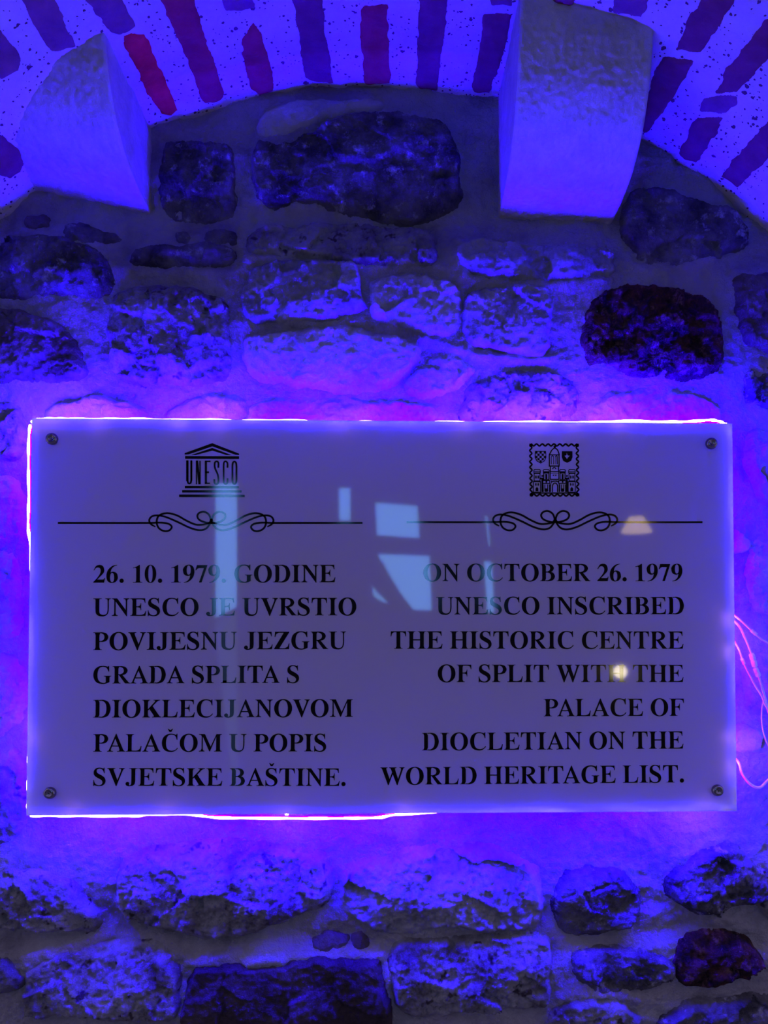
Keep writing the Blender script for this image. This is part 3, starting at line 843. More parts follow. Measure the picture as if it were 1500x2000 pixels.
Earms = [contour([(240, 676, C_), (598, 676, C_), (604, 498, C_), (582, 498, C_), (545, 600), (430, 638), (240, 638, C_)]),
         contour([(240, 330, C_), (330, 325), (405, 290), (418, 215, C_), (438, 215, C_), (438, 488, C_), (418, 488, C_), (400, 410), (330, 372), (240, 368, C_)])]
GL = {
    ' ': (250, []),
    '.': (250, G(ell(41, -13, 210, 156, 24, 2))),
    'A': (722, G([(240, 0), (9, 0), (9, 19), (45, 24), (75, 50), (110, 115), (350, 690), (370, 690), (640, 95), (665, 45), (689, 19), (689, 0), (387, 0), (387, 19), (455, 28), (462, 55), (450, 95), (322, 520), (190, 215), (128, 75), (135, 35), (180, 22), (240, 19)] and
                [(9, 0), (240, 0), (240, 19), (170, 28), (150, 60), (165, 115), (338, 520), (318, 570), (370, 690), (350, 690), (100, 100), (65, 35), (9, 19)],
                [(370, 690), (350, 690), (305, 560), (465, 160), (490, 95), (492, 45), (470, 25), (400, 19), (400, 0), (712, 0), (712, 19), (670, 35), (640, 80)], R_(170, 195, 450, 233))),
    'B': (667, G(stem(105, 255, 16, 150), R_(16, 657, 255, 676), R_(16, 0, 255, 19), bowl(250, 345, 676, 575, 35, 150), bowl(250, 0, 376, 619, 38, 160))),
    'C': (722, G(contour(Ccont))),
    'Č': (722, G(contour(Ccont), contour(shift(caron, 180, 885)))),
    'D': (722, G(stem(105, 255, 14, 150), R_(14, 657, 300, 676), R_(14, 0, 300, 19), bowl(250, 0, 676, 690, 36, 165))),
    'E': (667, G(stem(102, 252, 16, 240), *Earms, contour([(240, 0, C_), (610, 0, C_), (641, 190, C_), (618, 190, C_), (565, 85), (440, 38), (240, 38, C_)]))),
    'F': (611, G(stem(102, 252, 16, 340), *Earms)),
    'G': (778, G(contour(Gcont))),
    'H': (778, G(stem(105, 255, 21, 342), stem(525, 675, 438, 759), R_(250, 325, 530, 365))),
    'I': (389, G(stem(120, 270, 20, 370))),
    'J': (500, G(contour(Jcont))),
    'K': (778, G(stem(105, 255, 30, 342), [(250, 310), (520, 600), (535, 640), (505, 655), (470, 657), (470, 676), (730, 676), (730, 657), (660, 640), (600, 600), (380, 375), (250, 260)],
                 [(330, 400), (440, 430), (665, 105), (715, 40), (769, 19), (769, 0), (412, 0), (412, 19), (475, 28), (485, 55), (465, 95), (300, 335)])),
    'L': (667, G(stem(102, 252, 19, 342, bot=False), contour([(19, 0, C_), (605, 0, C_), (638, 220, C_), (612, 220, C_), (560, 95), (440, 38), (252, 38, C_), (252, 100, C_), (102, 100, C_), (85, 27), (19, 19, C_)]))),
    'M': (944, G([(14, 676), (250, 676), (480, 190), (705, 676), (921, 676), (921, 657), (865, 648), (848, 600), (848, 76), (865, 28), (921, 19), (921, 0), (610, 0), (610, 19), (675, 28), (695, 76), (695, 560), (450, 0), (428, 0), (165, 575), (165, 110), (185, 40), (240, 19), (240, 0), (14, 0), (14, 19), (85, 35), (120, 110), (120, 600), (85, 648), (14, 657)])),
    'N': (722, G([(16, 676), (225, 676), (560, 225), (560, 570), (545, 635), (475, 657), (475, 676), (701, 676), (701, 657), (630, 635), (612, 570), (612, -18), (590, -18), (165, 555), (165, 110), (185, 40), (250, 19), (250, 0), (16, 0), (16, 19), (90, 40), (112, 110), (112, 590), (70, 648), (16, 657)])),
    'O': (778, [(ell(35, -19, 743, 691, 48, 2.1), [ell(205, 16, 573, 656, 40, 2.15)])]),
    'P': (611, G(stem(105, 255, 16, 350), R_(16, 657, 255, 676), bowl(250, 310, 676, 600, 36, 150))),
    'R': (722, G(stem(105, 255, 26, 342), R_(26, 657, 255, 676), bowl(250, 325, 676, 620, 36, 150), [(255, 360), (400, 345), (630, 75), (670, 32), (715, 19), (715, 0), (520, 0), (275, 325), (255, 325)])),
    'S': (556, G(contour(Scont))),
    'Š': (556, G(contour(Scont), contour(shift(caron, 75, 885)))),
    'T': (667, G(stem(258, 408, 165, 500, top=False), contour([(36, 676, C_), (632, 676, C_), (638, 478, C_), (614, 478, C_), (580, 590), (500, 638), (408, 638, C_), (408, 630, C_), (258, 630, C_), (258, 638, C_), (165, 638), (85, 590), (53, 478, C_), (28, 478, C_)]))),
    'U': (722, G(contour([(16, 676, C_), (340, 676, C_), (340, 657, C_), (268, 648), (252, 590, C_), (252, 230), (275, 95), (400, 38), (530, 80), (572, 210), (577, 400), (577, 560, C_), (560, 640), (480, 657, C_), (480, 676, C_), (701, 676, C_), (701, 657, C_), (640, 640), (620, 560, C_), (620, 240), (575, 70), (470, -5), (360, -19), (225, 5), (130, 85), (102, 230), (102, 590, C_), (85, 648), (16, 657, C_)]))),
    'V': (722, G([(16, 676), (330, 676), (330, 657), (275, 648), (262, 625), (275, 575), (420, 215), (550, 560), (560, 615), (545, 645), (480, 657), (480, 676), (701, 676), (701, 657), (655, 640), (620, 575), (385, -18), (362, -18), (100, 590), (65, 645), (16, 657)])),
    'W': (1000, G([(19, 676), (310, 676), (310, 657), (262, 648), (252, 620), (262, 575), (385, 225), (480, 480), (450, 570), (425, 630), (365, 657), (365, 676), (660, 676), (660, 657), (610, 648), (598, 620), (608, 575), (722, 225), (835, 560), (842, 610), (825, 645), (770, 657), (770, 676), (981, 676), (981, 657), (935, 635), (905, 570), (700, -15), (675, -15), (510, 405), (345, -15), (320, -15), (95, 590), (65, 645), (19, 657)])),
    'Z': (667, G([(28, 0), (615, 0), (634, 225), (610, 225), (565, 105), (450, 38), (235, 38), (625, 655), (625, 676), (65, 676), (50, 480), (75, 480), (115, 590), (215, 638), (410, 638), (28, 20)])),
    '0': (500, [(ell(24, -13, 476, 688, 40, 2.1), [ell(165, 15, 335, 660, 32, 2.3)])]),
    '1': (500, G(contour([(65, 0, C_), (442, 0, C_), (442, 16, C_), (360, 28), (335, 90, C_), (335, 688, C_), (318, 688, C_), (200, 620), (65, 575, C_), (65, 555, C_), (140, 572), (185, 555), (193, 500, C_), (193, 90, C_), (170, 28), (65, 16, C_)]))),
    '2': (500, G(contour([(17, 0, C_), (440, 0, C_), (478, 185, C_), (458, 185, C_), (430, 135), (385, 120, C_), (170, 120, C_), (320, 270), (420, 380), (445, 500), (390, 640), (260, 688), (120, 640), (30, 480, C_), (50, 470, C_), (115, 560), (200, 585), (280, 550), (305, 450), (270, 330), (160, 175), (17, 22, C_)]))),
    '6': (500, G((contour([(440, 688, C_), (250, 640), (85, 480), (28, 270), (70, 75), (170, 0), (255, -13), (390, 30), (470, 140), (475, 230), (440, 350), (350, 410), (270, 420), (190, 395, C_), (230, 530), (330, 630), (443, 668, C_)]), [ell(172, 18, 332, 375, 28, 2.3)]))),
    '7': (500, G([(70, 676), (477, 676), (477, 655), (255, 0), (155, 0), (345, 555), (150, 555), (90, 535), (40, 470), (17, 480)])),
    '9': (500, G(([(500 - x, 675 - y) for x, y in contour([(440, 688, C_), (250, 640), (85, 480), (28, 270), (70, 75), (170, 0), (255, -13), (390, 30), (470, 140), (475, 230), (440, 350), (350, 410), (270, 420), (190, 395, C_), (230, 530), (330, 630), (443, 668, C_)])], [ell(168, 300, 328, 657, 28, 2.3)]))),
}
_tess = {}


def tess(outer, holes):
    key = (id(outer))
    if key in _tess: return _tess[key]
    loops = [[Vector((x, y, 0)) for x, y in outer]] + [[Vector((x, y, 0)) for x, y in h] for h in holes]
    tr = tessellate_polygon(loops)
    pts = [p for l in loops for p in l]
    _tess[key] = (pts, tr)
    return _tess[key]


INK_Y = PANEL_FRONT - .0004


def print_obj(name, V, Fc, label=None):
    o = mesh_obj(name, V, Fc, M_ink, sign, smooth=False)
    if label: o['label'] = label
    return o


def text_line(txt, xl, yl, xr, yr, track=0):
    x = 0
    ext = []
    place = []
    for i, ch in enumerate(txt):
        w, pcs = GL[ch]
        if i and (txt[i - 1] + ch) in ('AV', 'VA', 'OV', 'VO', 'PA', 'TA'): x -= 60 if 'O' not in txt[i - 1] + ch else 30
        place.append((ch, x))
        for o, h in pcs:
            ext += [x + p[0] for p in o]
        x += w + track
    e0, e1 = min(ext), max(ext)
    A = np.array(on_plane(xl, yl, INK_Y))
    B = np.array(on_plane(xr, yr, INK_Y))
    ux = (B - A) / (e1 - e0)
    s = np.linalg.norm(ux)
    uz = np.array([-ux[2], 0, ux[0]]) / s * s * YS
    V, Fc = [], []
    for ch, x0 in place:
        for o, h in GL[ch][1]:
            pts, tr = tess(o, h)
            n = len(V)
            for p in pts:
                V.append(A + ux * (x0 + p.x - e0) + uz * p.y)
            for t in tr:
                Fc.append(tuple(n + k for k in t))
    # faces look towards -y
    F2 = []
    for f in Fc:
        a, b_, c = (np.array(V[k]) for k in f)
        nrm = np.cross(b_ - a, c - a)
        F2.append(f if nrm[1] < 0 else f[::-1])
    return print_obj('lettering', V, F2)


YS = 1.02
for t_ in [("26. 10. 1979. GODINE", 182, 1138, 655, 1137), ("UNESCO JE UVRSTIO", 182, 1203, 696, 1201.5), ("POVIJESNU JEZGRU", 182, 1269.5, 676, 1267.5),
           ("GRADA SPLITA S", 182, 1335, 584, 1333.5), ("DIOKLECIJANOVOM", 182, 1401.5, 689, 1400), ("PALAČOM U POPIS", 182, 1468, 637, 1467.5), ("SVJETSKE BAŠTINE.", 182, 1534.5, 675, 1535),
           ("ON OCTOBER 26. 1979", 827, 1135, 1333, 1135), ("UNESCO INSCRIBED", 852, 1200, 1336, 1199.5), ("THE HISTORIC CENTRE", 763, 1267, 1335, 1267),
           ("OF SPLIT WITH THE", 855, 1332, 1335, 1332), ("PALACE OF", 1062, 1399, 1336, 1398), ("DIOCLETIAN ON THE", 824, 1465.5, 1335, 1462), ("WORLD HERITAGE LIST.", 743, 1533, 1336, 1528)]:
    text_line(*t_)


# emblems and ornaments, drawn in flat black print on the panel
def ip(x, y): return np.array(on_plane(x, y, INK_Y))


class Ink:
    def __init__(s): s.V, s.F = [], []

    def poly(s, pts, holes=()):
        loops = [[Vector((x, y, 0)) for x, y in pts]] + [[Vector((x, y, 0)) for x, y in h] for h in holes]
        tr = tessellate_polygon(loops)
        n = len(s.V)
        P = [p for l in loops for p in l]
        s.V += [ip(p.x, p.y) for p in P]
        for t in tr:
            a, b_, c = (s.V[n + k] for k in t)
            s.F.append(tuple(n + k for k in (t if np.cross(b_ - a, c - a)[1] < 0 else t[::-1])))

    def line(s, pts, w, smooth=0):
        P = [np.array(p, float) for p in (crom([q for q in pts], smooth) if smooth else pts)]
        L, Rr = [], []
        for i, p in enumerate(P):
            t = P[min(i + 1, len(P) - 1)][:2] - P[max(i - 1, 0)][:2]
            t = t / (np.linalg.norm(t) + 1e-9)
            nn = np.array([-t[1], t[0]])
            ww = (p[2] if len(p) > 2 else w) / 2
            L.append(p[:2] + nn * ww)
            Rr.append(p[:2] - nn * ww)
        for i in range(len(P) - 1):
            s.poly([tuple(L[i]), tuple(L[i + 1]), tuple(Rr[i + 1]), tuple(Rr[i])])

    def rect(s, x0, y0, x1, y1): s.poly([(x0, y0), (x1, y0), (x1, y1), (x0, y1)])

    def frame(s, x0, y0, x1, y1, w):
        s.rect(x0, y0, x1, y0 + w); s.rect(x0, y1 - w, x1, y1); s.rect(x0, y0, x0 + w, y1); s.rect(x1 - w, y0, x1, y1)

    def obj(s, name, label=None): return print_obj(name, s.V, s.F, label)


def K(x, y): return (340 + x / 10.0, 850 + y / 10.0)


t = Ink()       # temple emblem
t.poly([K(205, 350), K(745, 155), K(1270, 360), K(1270, 388), K(1200, 382), K(745, 218), K(290, 372), K(205, 378)])
t.poly([K(330, 388), K(745, 248), K(1120, 388), K(1030, 388), K(745, 300), K(420, 388)])
t.poly([K(215, 405), K(1270, 412), K(1270, 465), K(215, 462)])
t.poly([K(210, 988), K(1262, 992), K(1262, 1038), K(210, 1036)])
t.poly([K(158, 1072), K(1318, 1076), K(1318, 1120), K(158, 1120)])
t.poly([K(98, 1158), K(1378, 1164), K(1378, 1208), K(98, 1208)])


def kl(pts, w=4.2, sm=0): t.line([K(*p) for p in pts], w, sm)


kl([(258, 495), (258, 880), (275, 935), (298, 942), (322, 935), (338, 880), (338, 495)], 3.6)
t.rect(*K(236, 492), *K(282, 900)); t.rect(*K(318, 492), *K(350, 900))
t.rect(*K(426, 495), *K(448, 958)); t.rect(*K(494, 500), *K(518, 958))
t.poly([K(426, 495), K(470, 495), K(518, 958), K(474, 958)])
t.rect(*K(600, 500), *K(642, 945)); t.rect(*K(600, 498), *K(712, 525)); t.rect(*K(600, 705), *K(682, 740)); t.rect(*K(600, 925), *K(700, 952))
kl([(862, 635), (866, 540), (830, 512), (795, 540), (798, 640), (850, 760), (866, 860), (860, 930), (825, 955), (790, 930), (786, 860)], 3.4, 3)
kl([(1042, 635), (1042, 545), (1008, 512), (972, 545), (968, 740), (972, 920), (1008, 952), (1042, 920), (1044, 840)], 3.2, 3)
kl([(1140, 740), (1142, 560), (1178, 515), (1215, 560), (1218, 740), (1215, 905), (1178, 955), (1142, 905), (1140, 740)], 3.4, 3)
t.obj('temple_emblem', 'black temple-front emblem with six letters as columns')


def C2(x, y): return (1010 + x / 10.0, 850 + y / 10.0)


t = Ink()       # stamp emblem: a wavy-edged stamp with a gate tower, towers and two shields


def cl(pts, w=1.6, sm=0): t.line([C2(*p) for p in pts], w, sm)
def cr(x0, y0, x1, y1): t.rect(*C2(x0, y0), *C2(x1, y1))


def wavy(a, b_, n, amp):
    out = []
    for k in range(n * 6 + 1):
        s_ = k / (n * 6)
        x, y = a[0] + (b_[0] - a[0]) * s_, a[1] + (b_[1] - a[1]) * s_
        o = amp * math.cos(2 * math.pi * n * s_)
        if abs(b_[0] - a[0]) > abs(b_[1] - a[1]): y -= o
        else: x -= o
        out.append((x, y))
    return out


cl(wavy((265, 190), (1175, 190), 8, 20), 3.4)
cl(wavy((270, 1170), (1185, 1170), 8, -20), 3.4)
cl(wavy((265, 190), (275, 1170), 9, 22), 3.2)
cl(wavy((1175, 190), (1185, 1170), 9, -22), 3.2)
for x, y in ((270, 195), (1175, 195), (280, 1165), (1185, 1165)): cr(x - 32, y - 30, x + 30, y + 30)
sh = [(355, 315), (560, 315), (562, 430), (535, 500), (460, 545), (385, 500), (353, 430)]
cl(sh + [sh[0]], 1.6)
for r in range(5):
    for c in range(5):
        if (r + c) % 2 == 0:
            x0, y0 = 357 + c * 41, 317 + r * 43
            if r == 4 and c in (0, 4): continue
            cr(x0, y0, x0 + 41, y0 + 43)
t.poly([C2(*p) for p in [(875, 312), (1080, 312), (1082, 430), (1055, 500), (975, 540), (900, 500), (873, 430)]],
       [[C2(*p) for p in [(960, 335), (975, 390), (990, 335), (985, 395), (1030, 400), (990, 440), (975, 470), (955, 440), (925, 400), (965, 395)]]])
t.poly([C2(*p) for p in [(735, 195), (765, 225), (735, 262), (705, 225)]])
cl([(735, 245), (680, 290), (635, 370), (625, 385)], 2.2, 4); cl([(735, 245), (790, 290), (820, 370), (828, 385)], 2.2, 4)
cr(620, 375, 830, 395); cr(620, 375, 640, 600); cr(810, 375, 830, 600); cr(620, 590, 830, 615)
for x in (668, 715, 758, 785): cl([(x, 415), (x, 570)], 1.3)
cl([(668, 420), (690, 400), (712, 420)], 1.3, 3); cl([(745, 420), (768, 400), (788, 420)], 1.3, 3)
cl([(650, 615), (650, 700)], 2); cl([(808, 615), (808, 700)], 2); cl([(690, 660), (725, 625), (760, 660)], 1.8, 3)
cr(640, 700, 820, 718); cr(640, 700, 656, 870); cr(806, 700, 822, 870); cr(640, 852, 822, 872)
t.poly([C2(690, 770), C2(730, 770), C2(710, 800)]); t.poly([C2(735, 770), C2(775, 770), C2(755, 800)])
cr(650, 735, 812, 745)
for x in (660, 695, 730, 765, 795): cr(x, 885, x + 18, 915)
cl([(690, 1110), (690, 1000), (705, 955), (740, 935), (775, 955), (790, 1000), (790, 1110)], 2.0, 3)
cl([(655, 1110), (655, 960), (690, 905), (740, 895), (790, 905), (822, 960), (822, 1110)], 1.3, 3)
for x0, x1 in ((320, 460), (1000, 1140)):
    t.frame(*C2(x0, 700), *C2(x1, 740), 1.3)
    t.frame(*C2(x0 + 5, 740), *C2(x1 - 5, 900), 1.6)
    t.frame(*C2(x0 - 10, 900), *C2(x1 + 5, 1120), 1.6)
    cl([(x0 + 5, 700), (x0 + 15, 670), (x1 - 15, 670), (x1 - 5, 700)], 1.6)
    for x in (x0 + 35, x0 + 80):
        t.poly([C2(x, 845), C2(x, 800), C2(x + 12, 782), C2(x + 26, 800), C2(x + 26, 845)])
        t.poly([C2(x, 985), C2(x, 945), C2(x + 12, 930), C2(x + 24, 945), C2(x + 24, 985)])
    t.poly([C2(x0 + 40, 1095), C2(x0 + 40, 1040), C2(x0 + 68, 1010), C2(x0 + 95, 1040), C2(x0 + 95, 1095)])
for x0, x1 in ((505, 635), (825, 950)):
    cl([(x0, 700), (x0 + 20, 670), (x1 - 20, 670), (x1, 700)], 1.6)
    t.frame(*C2(x0, 700), *C2(x1, 730), 1.3)
    t.frame(*C2(x0 + 5, 730), *C2(x1 - 5, 880), 1.8)
    t.frame(*C2(x0 - 20, 880), *C2(x1 + 10, 950), 1.5)
    cr((x0 + x1) / 2 - 18, 760, (x0 + x1) / 2 + 18, 860); cr((x0 + x1) / 2 - 14, 895, (x0 + x1) / 2 + 16, 930)
    cl([(x0, 1110), (x0, 960)], 2.4); cl([(x1, 1110), (x1, 960)], 2.4); cl([(x0 + 38, 1100), (x0 + 38, 960)], 1.6); cl([(x1 - 38, 1100), (x1 - 38, 960)], 1.6)
    cr(x0 + 45, 1040, x1 - 45, 1105)
for x in (475, 955): cr(x, 780, x + 35, 810); cr(x, 850, x + 35, 1110)
for x in (480, 962): cr(x - 25, 830, x + 45, 862)
cr(300, 1118, 1160, 1140)
t.obj('stamp_emblem', 'black stamp-shaped emblem of a walled town gate between two small shields')


def ornament(x_off, y_off, mirror, x0, x1, yl):
    t = Ink()

    def q(x, y): return (270 + x / 5.357 + x_off, 980 + y / 5.357 + y_off)
    half = [
        [(180, 262), (135, 235), (115, 195), (140, 155), (200, 142), (290, 160), (420, 215), (540, 272), (640, 297), (710, 280), (755, 225)],
        [(0, 221), (130, 221), (240, 218), (320, 232), (350, 265), (320, 302), (265, 305), (215, 275), (193, 220), (205, 160), (250, 128), (320, 120), (410, 145), (500, 195), (590, 235), (660, 240), (740, 222), (765, 180)],
        [(762, 215), (755, 170), (735, 130), (690, 105), (640, 115), (618, 150), (640, 190), (700, 215), (750, 222), (775, 218)],
    ]
    cxm = 765
    for side in (0, 1):
        for h in half:
            pts = [((2 * cxm - x) if side else x, y) for x, y in h]
            w = [3.7] * len(pts)
            w[0] = 2.2 if h is half[0] else 3.7
            t.line([(*q(*p), ww) for p, ww in zip(pts, w)], 3, 6)
    t.line([(x0, yl[0]), (q(0, 221)[0] + .1, yl[0] + .2)], 3.7)
    t.line([(q(2 * cxm, 221)[0], yl[1]), (x1, yl[1])], 3.7)
    return t.obj('scroll_divider')


ornament(0, 0, 0, 113, 708, (1021.2, 1021.2))
ornament(671.5, -1.5, 0, 794, 1372, (1019.8, 1020))

for (px, py) in ((103, 858), (1388, 867), (99, 1548), (1400, 1543)):
    c = on_plane(px, py, PANEL_FRONT)
    b = MB()
    yy = PANEL_FRONT
    b.lathe_y((c[0], c[2]), [(.0045, -.012), (.0045, yy + PT + .001), (.0045, yy - .0005), (.0098, yy - .0006), (.0102, yy - .003), (.0092, yy - .0065), (.0065, yy - .009), (.0045, yy - .0085), (.0035, yy - .0065), (.0005, yy - .0065)], 24)
    b.obj('bolt', M_chrome, sign, True)

# LED strip behind the edge of the panel
def led_mat():
    mt, nt, bs = new_mat('led_silicone')
    N, L = nt.nodes, nt.links
    bs.inputs['Base Color'].default_value = (.8, .8, .8, 1)
    geo = N.new('ShaderNodeNewGeometry')
    vm = N.new('ShaderNodeTexNoise')
    vm.inputs['Scale'].default_value = 16
    L.new(geo.outputs['Position'], vm.inputs['Vector'])
    mr = N.new('ShaderNodeMapRange')
    mr.inputs['From Min'].default_value = .35
    mr.inputs['From Max'].default_value = .65
    mr.inputs['To Min'].default_value = LED_POWER * .8
    mr.inputs['To Max'].default_value = LED_POWER * 1.2
    L.new(vm.outputs['Fac'], mr.inputs['Value'])
    cc = N.new('ShaderNodeCombineXYZ')
    for k in range(3): cc.inputs[k].default_value = LED_RGB[k]
    L.new(cc.outputs[0], bs.inputs['Emission Color'])
    L.new(mr.outputs[0], bs.inputs['Emission Strength'])
    return mt


M_led = led_mat()
M_glare = emit('strip_white_glow', (1.0, .72, 1.0), 14.0)  # white glow painted on the strip's camera-side faces, as if overexposed
LY = -.0462


def led_run(pts_px):
    P = crom([on_plane(x, y, LY) for x, y in pts_px], 6)
    fr = np.array([0, -1.0, 0])
    n = 12
    rings = []
    for i, p in enumerate(P):
        t_ = P[min(i + 1, len(P) - 1)] - P[max(i - 1, 0)]
        t_ = t_ / np.linalg.norm(t_)
        o = np.cross(t_, fr)
        if np.dot(o, p) < 0: o = -o
        r = .0026 + .0006 * math.sin(i * 1.05)
        rings.append([p + (o * math.cos(a_) + fr * math.sin(a_)) * r for a_ in [2 * math.pi * k / n for k in range(n)]])
    par = None
    for nm, mt, ks in (('led_strip', M_led, [k for k in range(n) if k not in (1, 2, 3, 4)]), ('strip_white_face', M_glare, [1, 2, 3, 4])):
        b = MB()
        for i in range(len(P) - 1):
            for k in ks:
                k2 = (k + 1) % n
                b.add([rings[i][k], rings[i + 1][k], rings[i + 1][k2], rings[i][k2]], [(0, 1, 2, 3)])
        par = b.obj(nm, mt, par or sign, True)


led_run([(62, 826), (68, 821), (90, 818.5), (115, 818), (140, 819), (200, 819.5), (260, 819), (330, 821), (400, 820.5), (480, 822.5), (560, 822), (640, 825), (700, 824.5), (780, 826), (860, 825), (950, 826), (1040, 824.5), (1130, 826.5), (1220, 823), (1300, 824.5), (1350, 823.5), (1388, 821), (1405, 824), (1418, 829)])
led_run([(60, 830), (57, 860), (56.5, 920), (57, 980), (56, 1030), (61, 1080), (63, 1200), (61, 1330), (60, 1400), (57, 1470), (56, 1520), (55, 1570), (57, 1588)])
led_run([(60, 1592.5), (110, 1592.5), (180, 1593), (260, 1593), (300, 1590), (370, 1590), (420, 1596), (500, 1597.5), (600, 1598), (680, 1597.5), (740, 1596), (780, 1590), (900, 1584), (1050, 1582), (1200, 1579), (1320, 1577), (1420, 1577)])
led_run([(1420, 834), (1423, 900), (1425, 1000), (1427, 1100), (1429, 1200), (1431, 1300), (1432, 1400), (1433, 1500), (1434, 1575)])

# hidden extra emitter run, added close behind the panel to strengthen the rim glow
for pts in ([(78 + k * 70, 829 + k * .55 + 3.5 * math.sin(k * 1.9)) for k in range(20)],
            [(68 + 2.5 * math.sin(k * 2.1) - k * .5, 850 + k * 62) for k in range(12)],
            [(72 + k * 70, 1584 - k * .35 + 2.5 * math.sin(k * 1.7)) for k in range(20)],
            [(1421 + k * .95 + 1.5 * math.sin(k * 2.3), 850 + k * 62) for k in range(12)]):
    b = MB()
    b.tube(crom([on_plane(x, y, -.0490) for x, y in pts], 4), .0013, 6)
    b.obj('led_strip', M_led, sign, True)

# small pinkish emitters added by the strip for pale patches on wall and cables
M_spot = emit('pink_emitter', (1.0, .48, .85), 230.0)
for (x, y) in ((66, 834), (108, 823), (196, 825), (352, 825), (430, 826), (668, 827), (905, 829), (1010, 829), (1050, 829), (1115, 829),
               (1205, 828), (150, 1587), (330, 1586), (560, 1589), (790, 1584), (1370, 1576), (62, 1440), (1422, 1212), (1422, 1272), (1424, 1440), (1426, 1496)):
    p = on_plane(x, y, LY + .004)
    b = MB()
    b.box((p[0] - .0025, p[1], p[2] - .0025), (p[0] + .0025, p[1] + .0016, p[2] + .0025))
    b.obj('glow_spot', M_spot, sign)

# ------------------------------------------------------------------ cables
M_cable = plain('white_cable', (.78, .76, .78), .35)


def cable(pts, r, label, conn=None):
    P = crom([(*[0, 0, 0],)] and [tuple(on_plane(x, y, yy)) for x, y, yy in pts], 8)
    b = MB()
    b.tube(P, r, 8)
    o = b.obj('cable', M_cable, None, True)
    tag(o, label, 'cable', 'white cables right of the sign')
    bpy.context.view_layer.update()
    if conn:
        for (xa, ya, xb, yb, yy, rr) in conn:
            A, B = on_plane(xa, ya, yy), on_plane(xb, yb, yy)
            c = MB()
            c.tube([A + (B - A) * t for t in (0, .08, .46, .5, .54, .92, 1)], [rr * .6, rr, rr, rr * .8, rr, rr, rr * .6], 10)
            c.obj('connector', M_cable, o, True)
    return o


cable([(1415, 1188, -.03), (1442, 1208, -.034), (1462, 1226, -.034), (1478, 1241, -.032), (1500, 1256, -.028), (1560, 1280, -.022)], .0018, 'thin white cable leaving the sign edge highest, with a small knot', [(1466, 1230, 1478, 1240, -.033, .0034)])
cable([(1415, 1200, -.028), (1442, 1221, -.032), (1456, 1248, -.034), (1468, 1278, -.034), (1482, 1322, -.034), (1494, 1362, -.03), (1506, 1400, -.026), (1550, 1450, -.022)], .0022, 'white cable with an inline plug hanging beside the sign', [(1467.5, 1276, 1475, 1303, -.034, .0052), (1475, 1304, 1482, 1322, -.034, .0048)])
cable([(1420, 1230, -.028), (1442, 1266, -.032), (1453, 1296, -.034), (1472, 1334, -.034), (1488, 1360, -.035), (1500, 1384, -.034), (1550, 1430, -.026)], .0018, 'white cable from mid sign edge crossing behind the plugged one', [(1449, 1286, 1454, 1298, -.034, .0030)])
cable([(1491, 1368, -.031), (1488, 1385, -.034), (1488, 1412, -.034), (1494, 1440, -.032), (1506, 1462, -.028), (1550, 1500, -.022)], .0014, 'short thin white cable dropping from the crossing of the others')
cable([(1420, 1470, -.03), (1442, 1488, -.034), (1450, 1512, -.034), (1466, 1532, -.035), (1484, 1538, -.035), (1500, 1524, -.034), (1530, 1500, -.028)], .0024, 'white cable looping low beside the bottom right corner of the sign')

# ------------------------------------------------------------------ the room behind the photographer (seen only mirrored in the panel)
YR = -5.2


def mirror_pt(px, py, Y=YR):
    d = ray(px, py)
    t = (PANEL_FRONT - CAM[1]) / d[1]
    p = CAM + d * t
    d2 = np.array([d[0], -d[1], d[2]])
    t2 = (Y - PANEL_FRONT) / d2[1]
    return p + d2 * t2


M_plaster = rock_mat('old_plaster', (.07, .06, .07), (.12, .10, .11), sc=3, bsc=40, bump=.3)
M_floor = rock_mat('stone_paving', (.24, .22, .22), (.34, .31, .31), sc=4, bsc=60, bump=.3, rough=.5)
M_pane = emit('daylit_glass', (.14, .40, 1.0), 13)
M_pane2 = emit('dim_glass', (.22, .40, 1.0), 1.3)
M_frame = plain('dark_window_frame', (.12, .10, .10), .5)
WIN = [
    [(733, 978), (816, 985), (820, 1051), (736, 1045)],
    [(740, 1080), (840, 1084), (844, 1192), (808, 1191), (785, 1162), (762, 1125), (748, 1098), (740, 1090)],
    [(661, 949), (684, 950), (684, 1017), (661, 1016)],
    [(947, 1004), (954, 1004), (961, 1065), (955, 1065)],
    [(945, 1094), (963, 1096), (969, 1196), (952, 1196)],
    [(416, 940), (463, 940), (462, 1185), (416, 1210)],
    [(414, 1216), (462, 1192), (466, 1560), (452, 1560)],
    [(726, 1142), (735, 1155), (758, 1176), (752, 1178), (730, 1165)],
]
zfloor = float(mirror_pt(750, 1592)[2]) - .25
ztop = 3.0
holes = [[mirror_pt(*p) for p in w] for w in WIN]
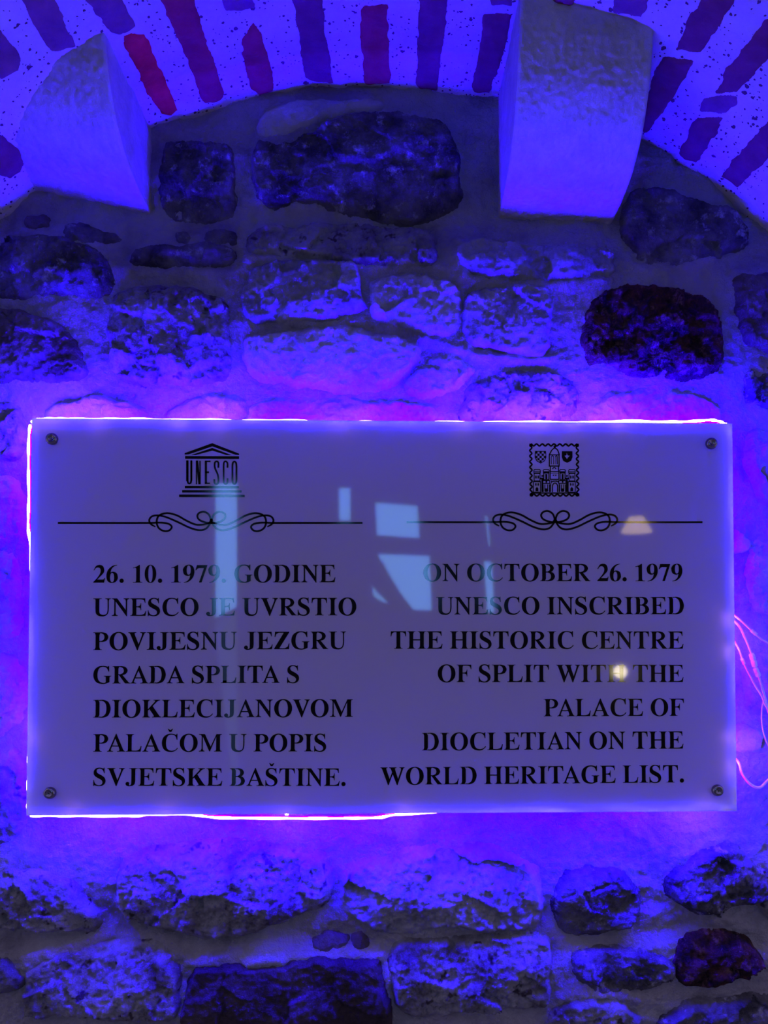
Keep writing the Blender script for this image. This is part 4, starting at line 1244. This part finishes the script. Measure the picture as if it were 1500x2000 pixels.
# rear wall with true openings
xw = 5.0
loops = [[Vector((-xw, zfloor, 0)), Vector((xw, zfloor, 0)), Vector((xw, ztop, 0)), Vector((-xw, ztop, 0))]]
for h in holes: loops.append([Vector((p[0], p[2], 0)) for p in h])
tr = tessellate_polygon(loops)
pts = [p for l in loops for p in l]
V = [(p.x, YR, p.y) for p in pts]
n = len(V)
V += [(p.x, YR - .35, p.y) for p in pts]
Fc = [tuple(t_) for t_ in tr] + [tuple(n + k for k in t_[::-1]) for t_ in tr]
k0 = 0
for l in loops:
    for i in range(len(l)):
        a, b_ = k0 + i, k0 + (i + 1) % len(l)
        Fc.append((a, b_, n + b_, n + a))
    k0 += len(l)
rear = mesh_obj('wall_back', V, Fc, M_plaster, smooth=False)
tag(rear, 'plain plastered wall with small windows behind the photographer', kind='structure')
for i, h in enumerate(holes):
    b = MB()
    P = [(p[0], YR - .10, p[2]) for p in h]
    c = np.mean(P, 0)
    Q = [tuple(c + (np.array(p) - c) * 1.02) for p in P]
    nn = len(Q)
    b.add(Q + [(x, y - .01, z) for x, y, z in Q], [tuple(range(nn))[::-1], tuple(range(nn, 2 * nn))] + [(k, (k + 1) % nn, nn + (k + 1) % nn, nn + k) for k in range(nn)])
    w = b.obj('window_%d' % (i + 1), M_pane2 if i == 6 else M_pane)
    tag(w, 'bright daylit window opening number %d in the rear wall' % (i + 1), kind='structure')
b = MB()
b.box((-5, YR - .35, zfloor - .1), (5, .25, zfloor))
tag(b.obj('floor', M_floor), 'worn stone paving floor of the passage', kind='structure')

# warm pendant lamp seen mirrored at the right
M_warm = emit('warm_lampshade', (1.0, .72, .30), 9)
M_bulb = emit('warm_bulb', (1.0, .85, .5), 30)
M_black = plain('black_metal', (.03, .03, .03), .4)
lp = mirror_pt(1243, 1026, -4.2)
lamp = empty('pendant_lamp', tuple(lp))
tag(lamp, 'warm glowing pendant lamp mirrored in the sign above the English text', 'lamp')
b = MB()
for a, r0, z0, r1, z1 in ((0, .11, -.05, .05, .06),):
    n = 20
    vs = []
    for r, z in ((r0, z0), (r1, z1)):
        for k in range(n):
            w = 2 * math.pi * k / n
            vs.append((lp[0] + r * math.cos(w), lp[1] + r * math.sin(w), lp[2] + z))
    b.add(vs, [(k, (k + 1) % n, n + (k + 1) % n, n + k) for k in range(n)] + [tuple(range(n, 2 * n))])
b.obj('lamp_shade', M_warm, lamp, True)
b = MB()
b.tube([(lp[0], lp[1], lp[2] + .06), (lp[0], lp[1], 3.0)], .005, 6)
b.obj('cord', M_black, lamp)

wl = mirror_pt(1211, 1312, YR + .12)
b = MB()
b.box((wl[0] - .05, YR, wl[2] - .08), (wl[0] + .05, YR + .03, wl[2] + .08))
b.tube([(wl[0], YR + .03, wl[2]), (wl[0], YR + .09, wl[2])], .012, 8)
sc_ = b.obj('wall_lamp', M_black)
tag(sc_, 'small warm wall lamp mirrored in the sign over the fourth English line', 'lamp')
bpy.context.view_layer.update()
b = MB()
b.lathe_y((wl[0], wl[2]), [(.01, YR + .09), (.05, YR + .10), (.055, YR + .13), (.03, YR + .17), (.005, YR + .18)], 14)
b.obj('bulb', M_bulb, sc_, True)
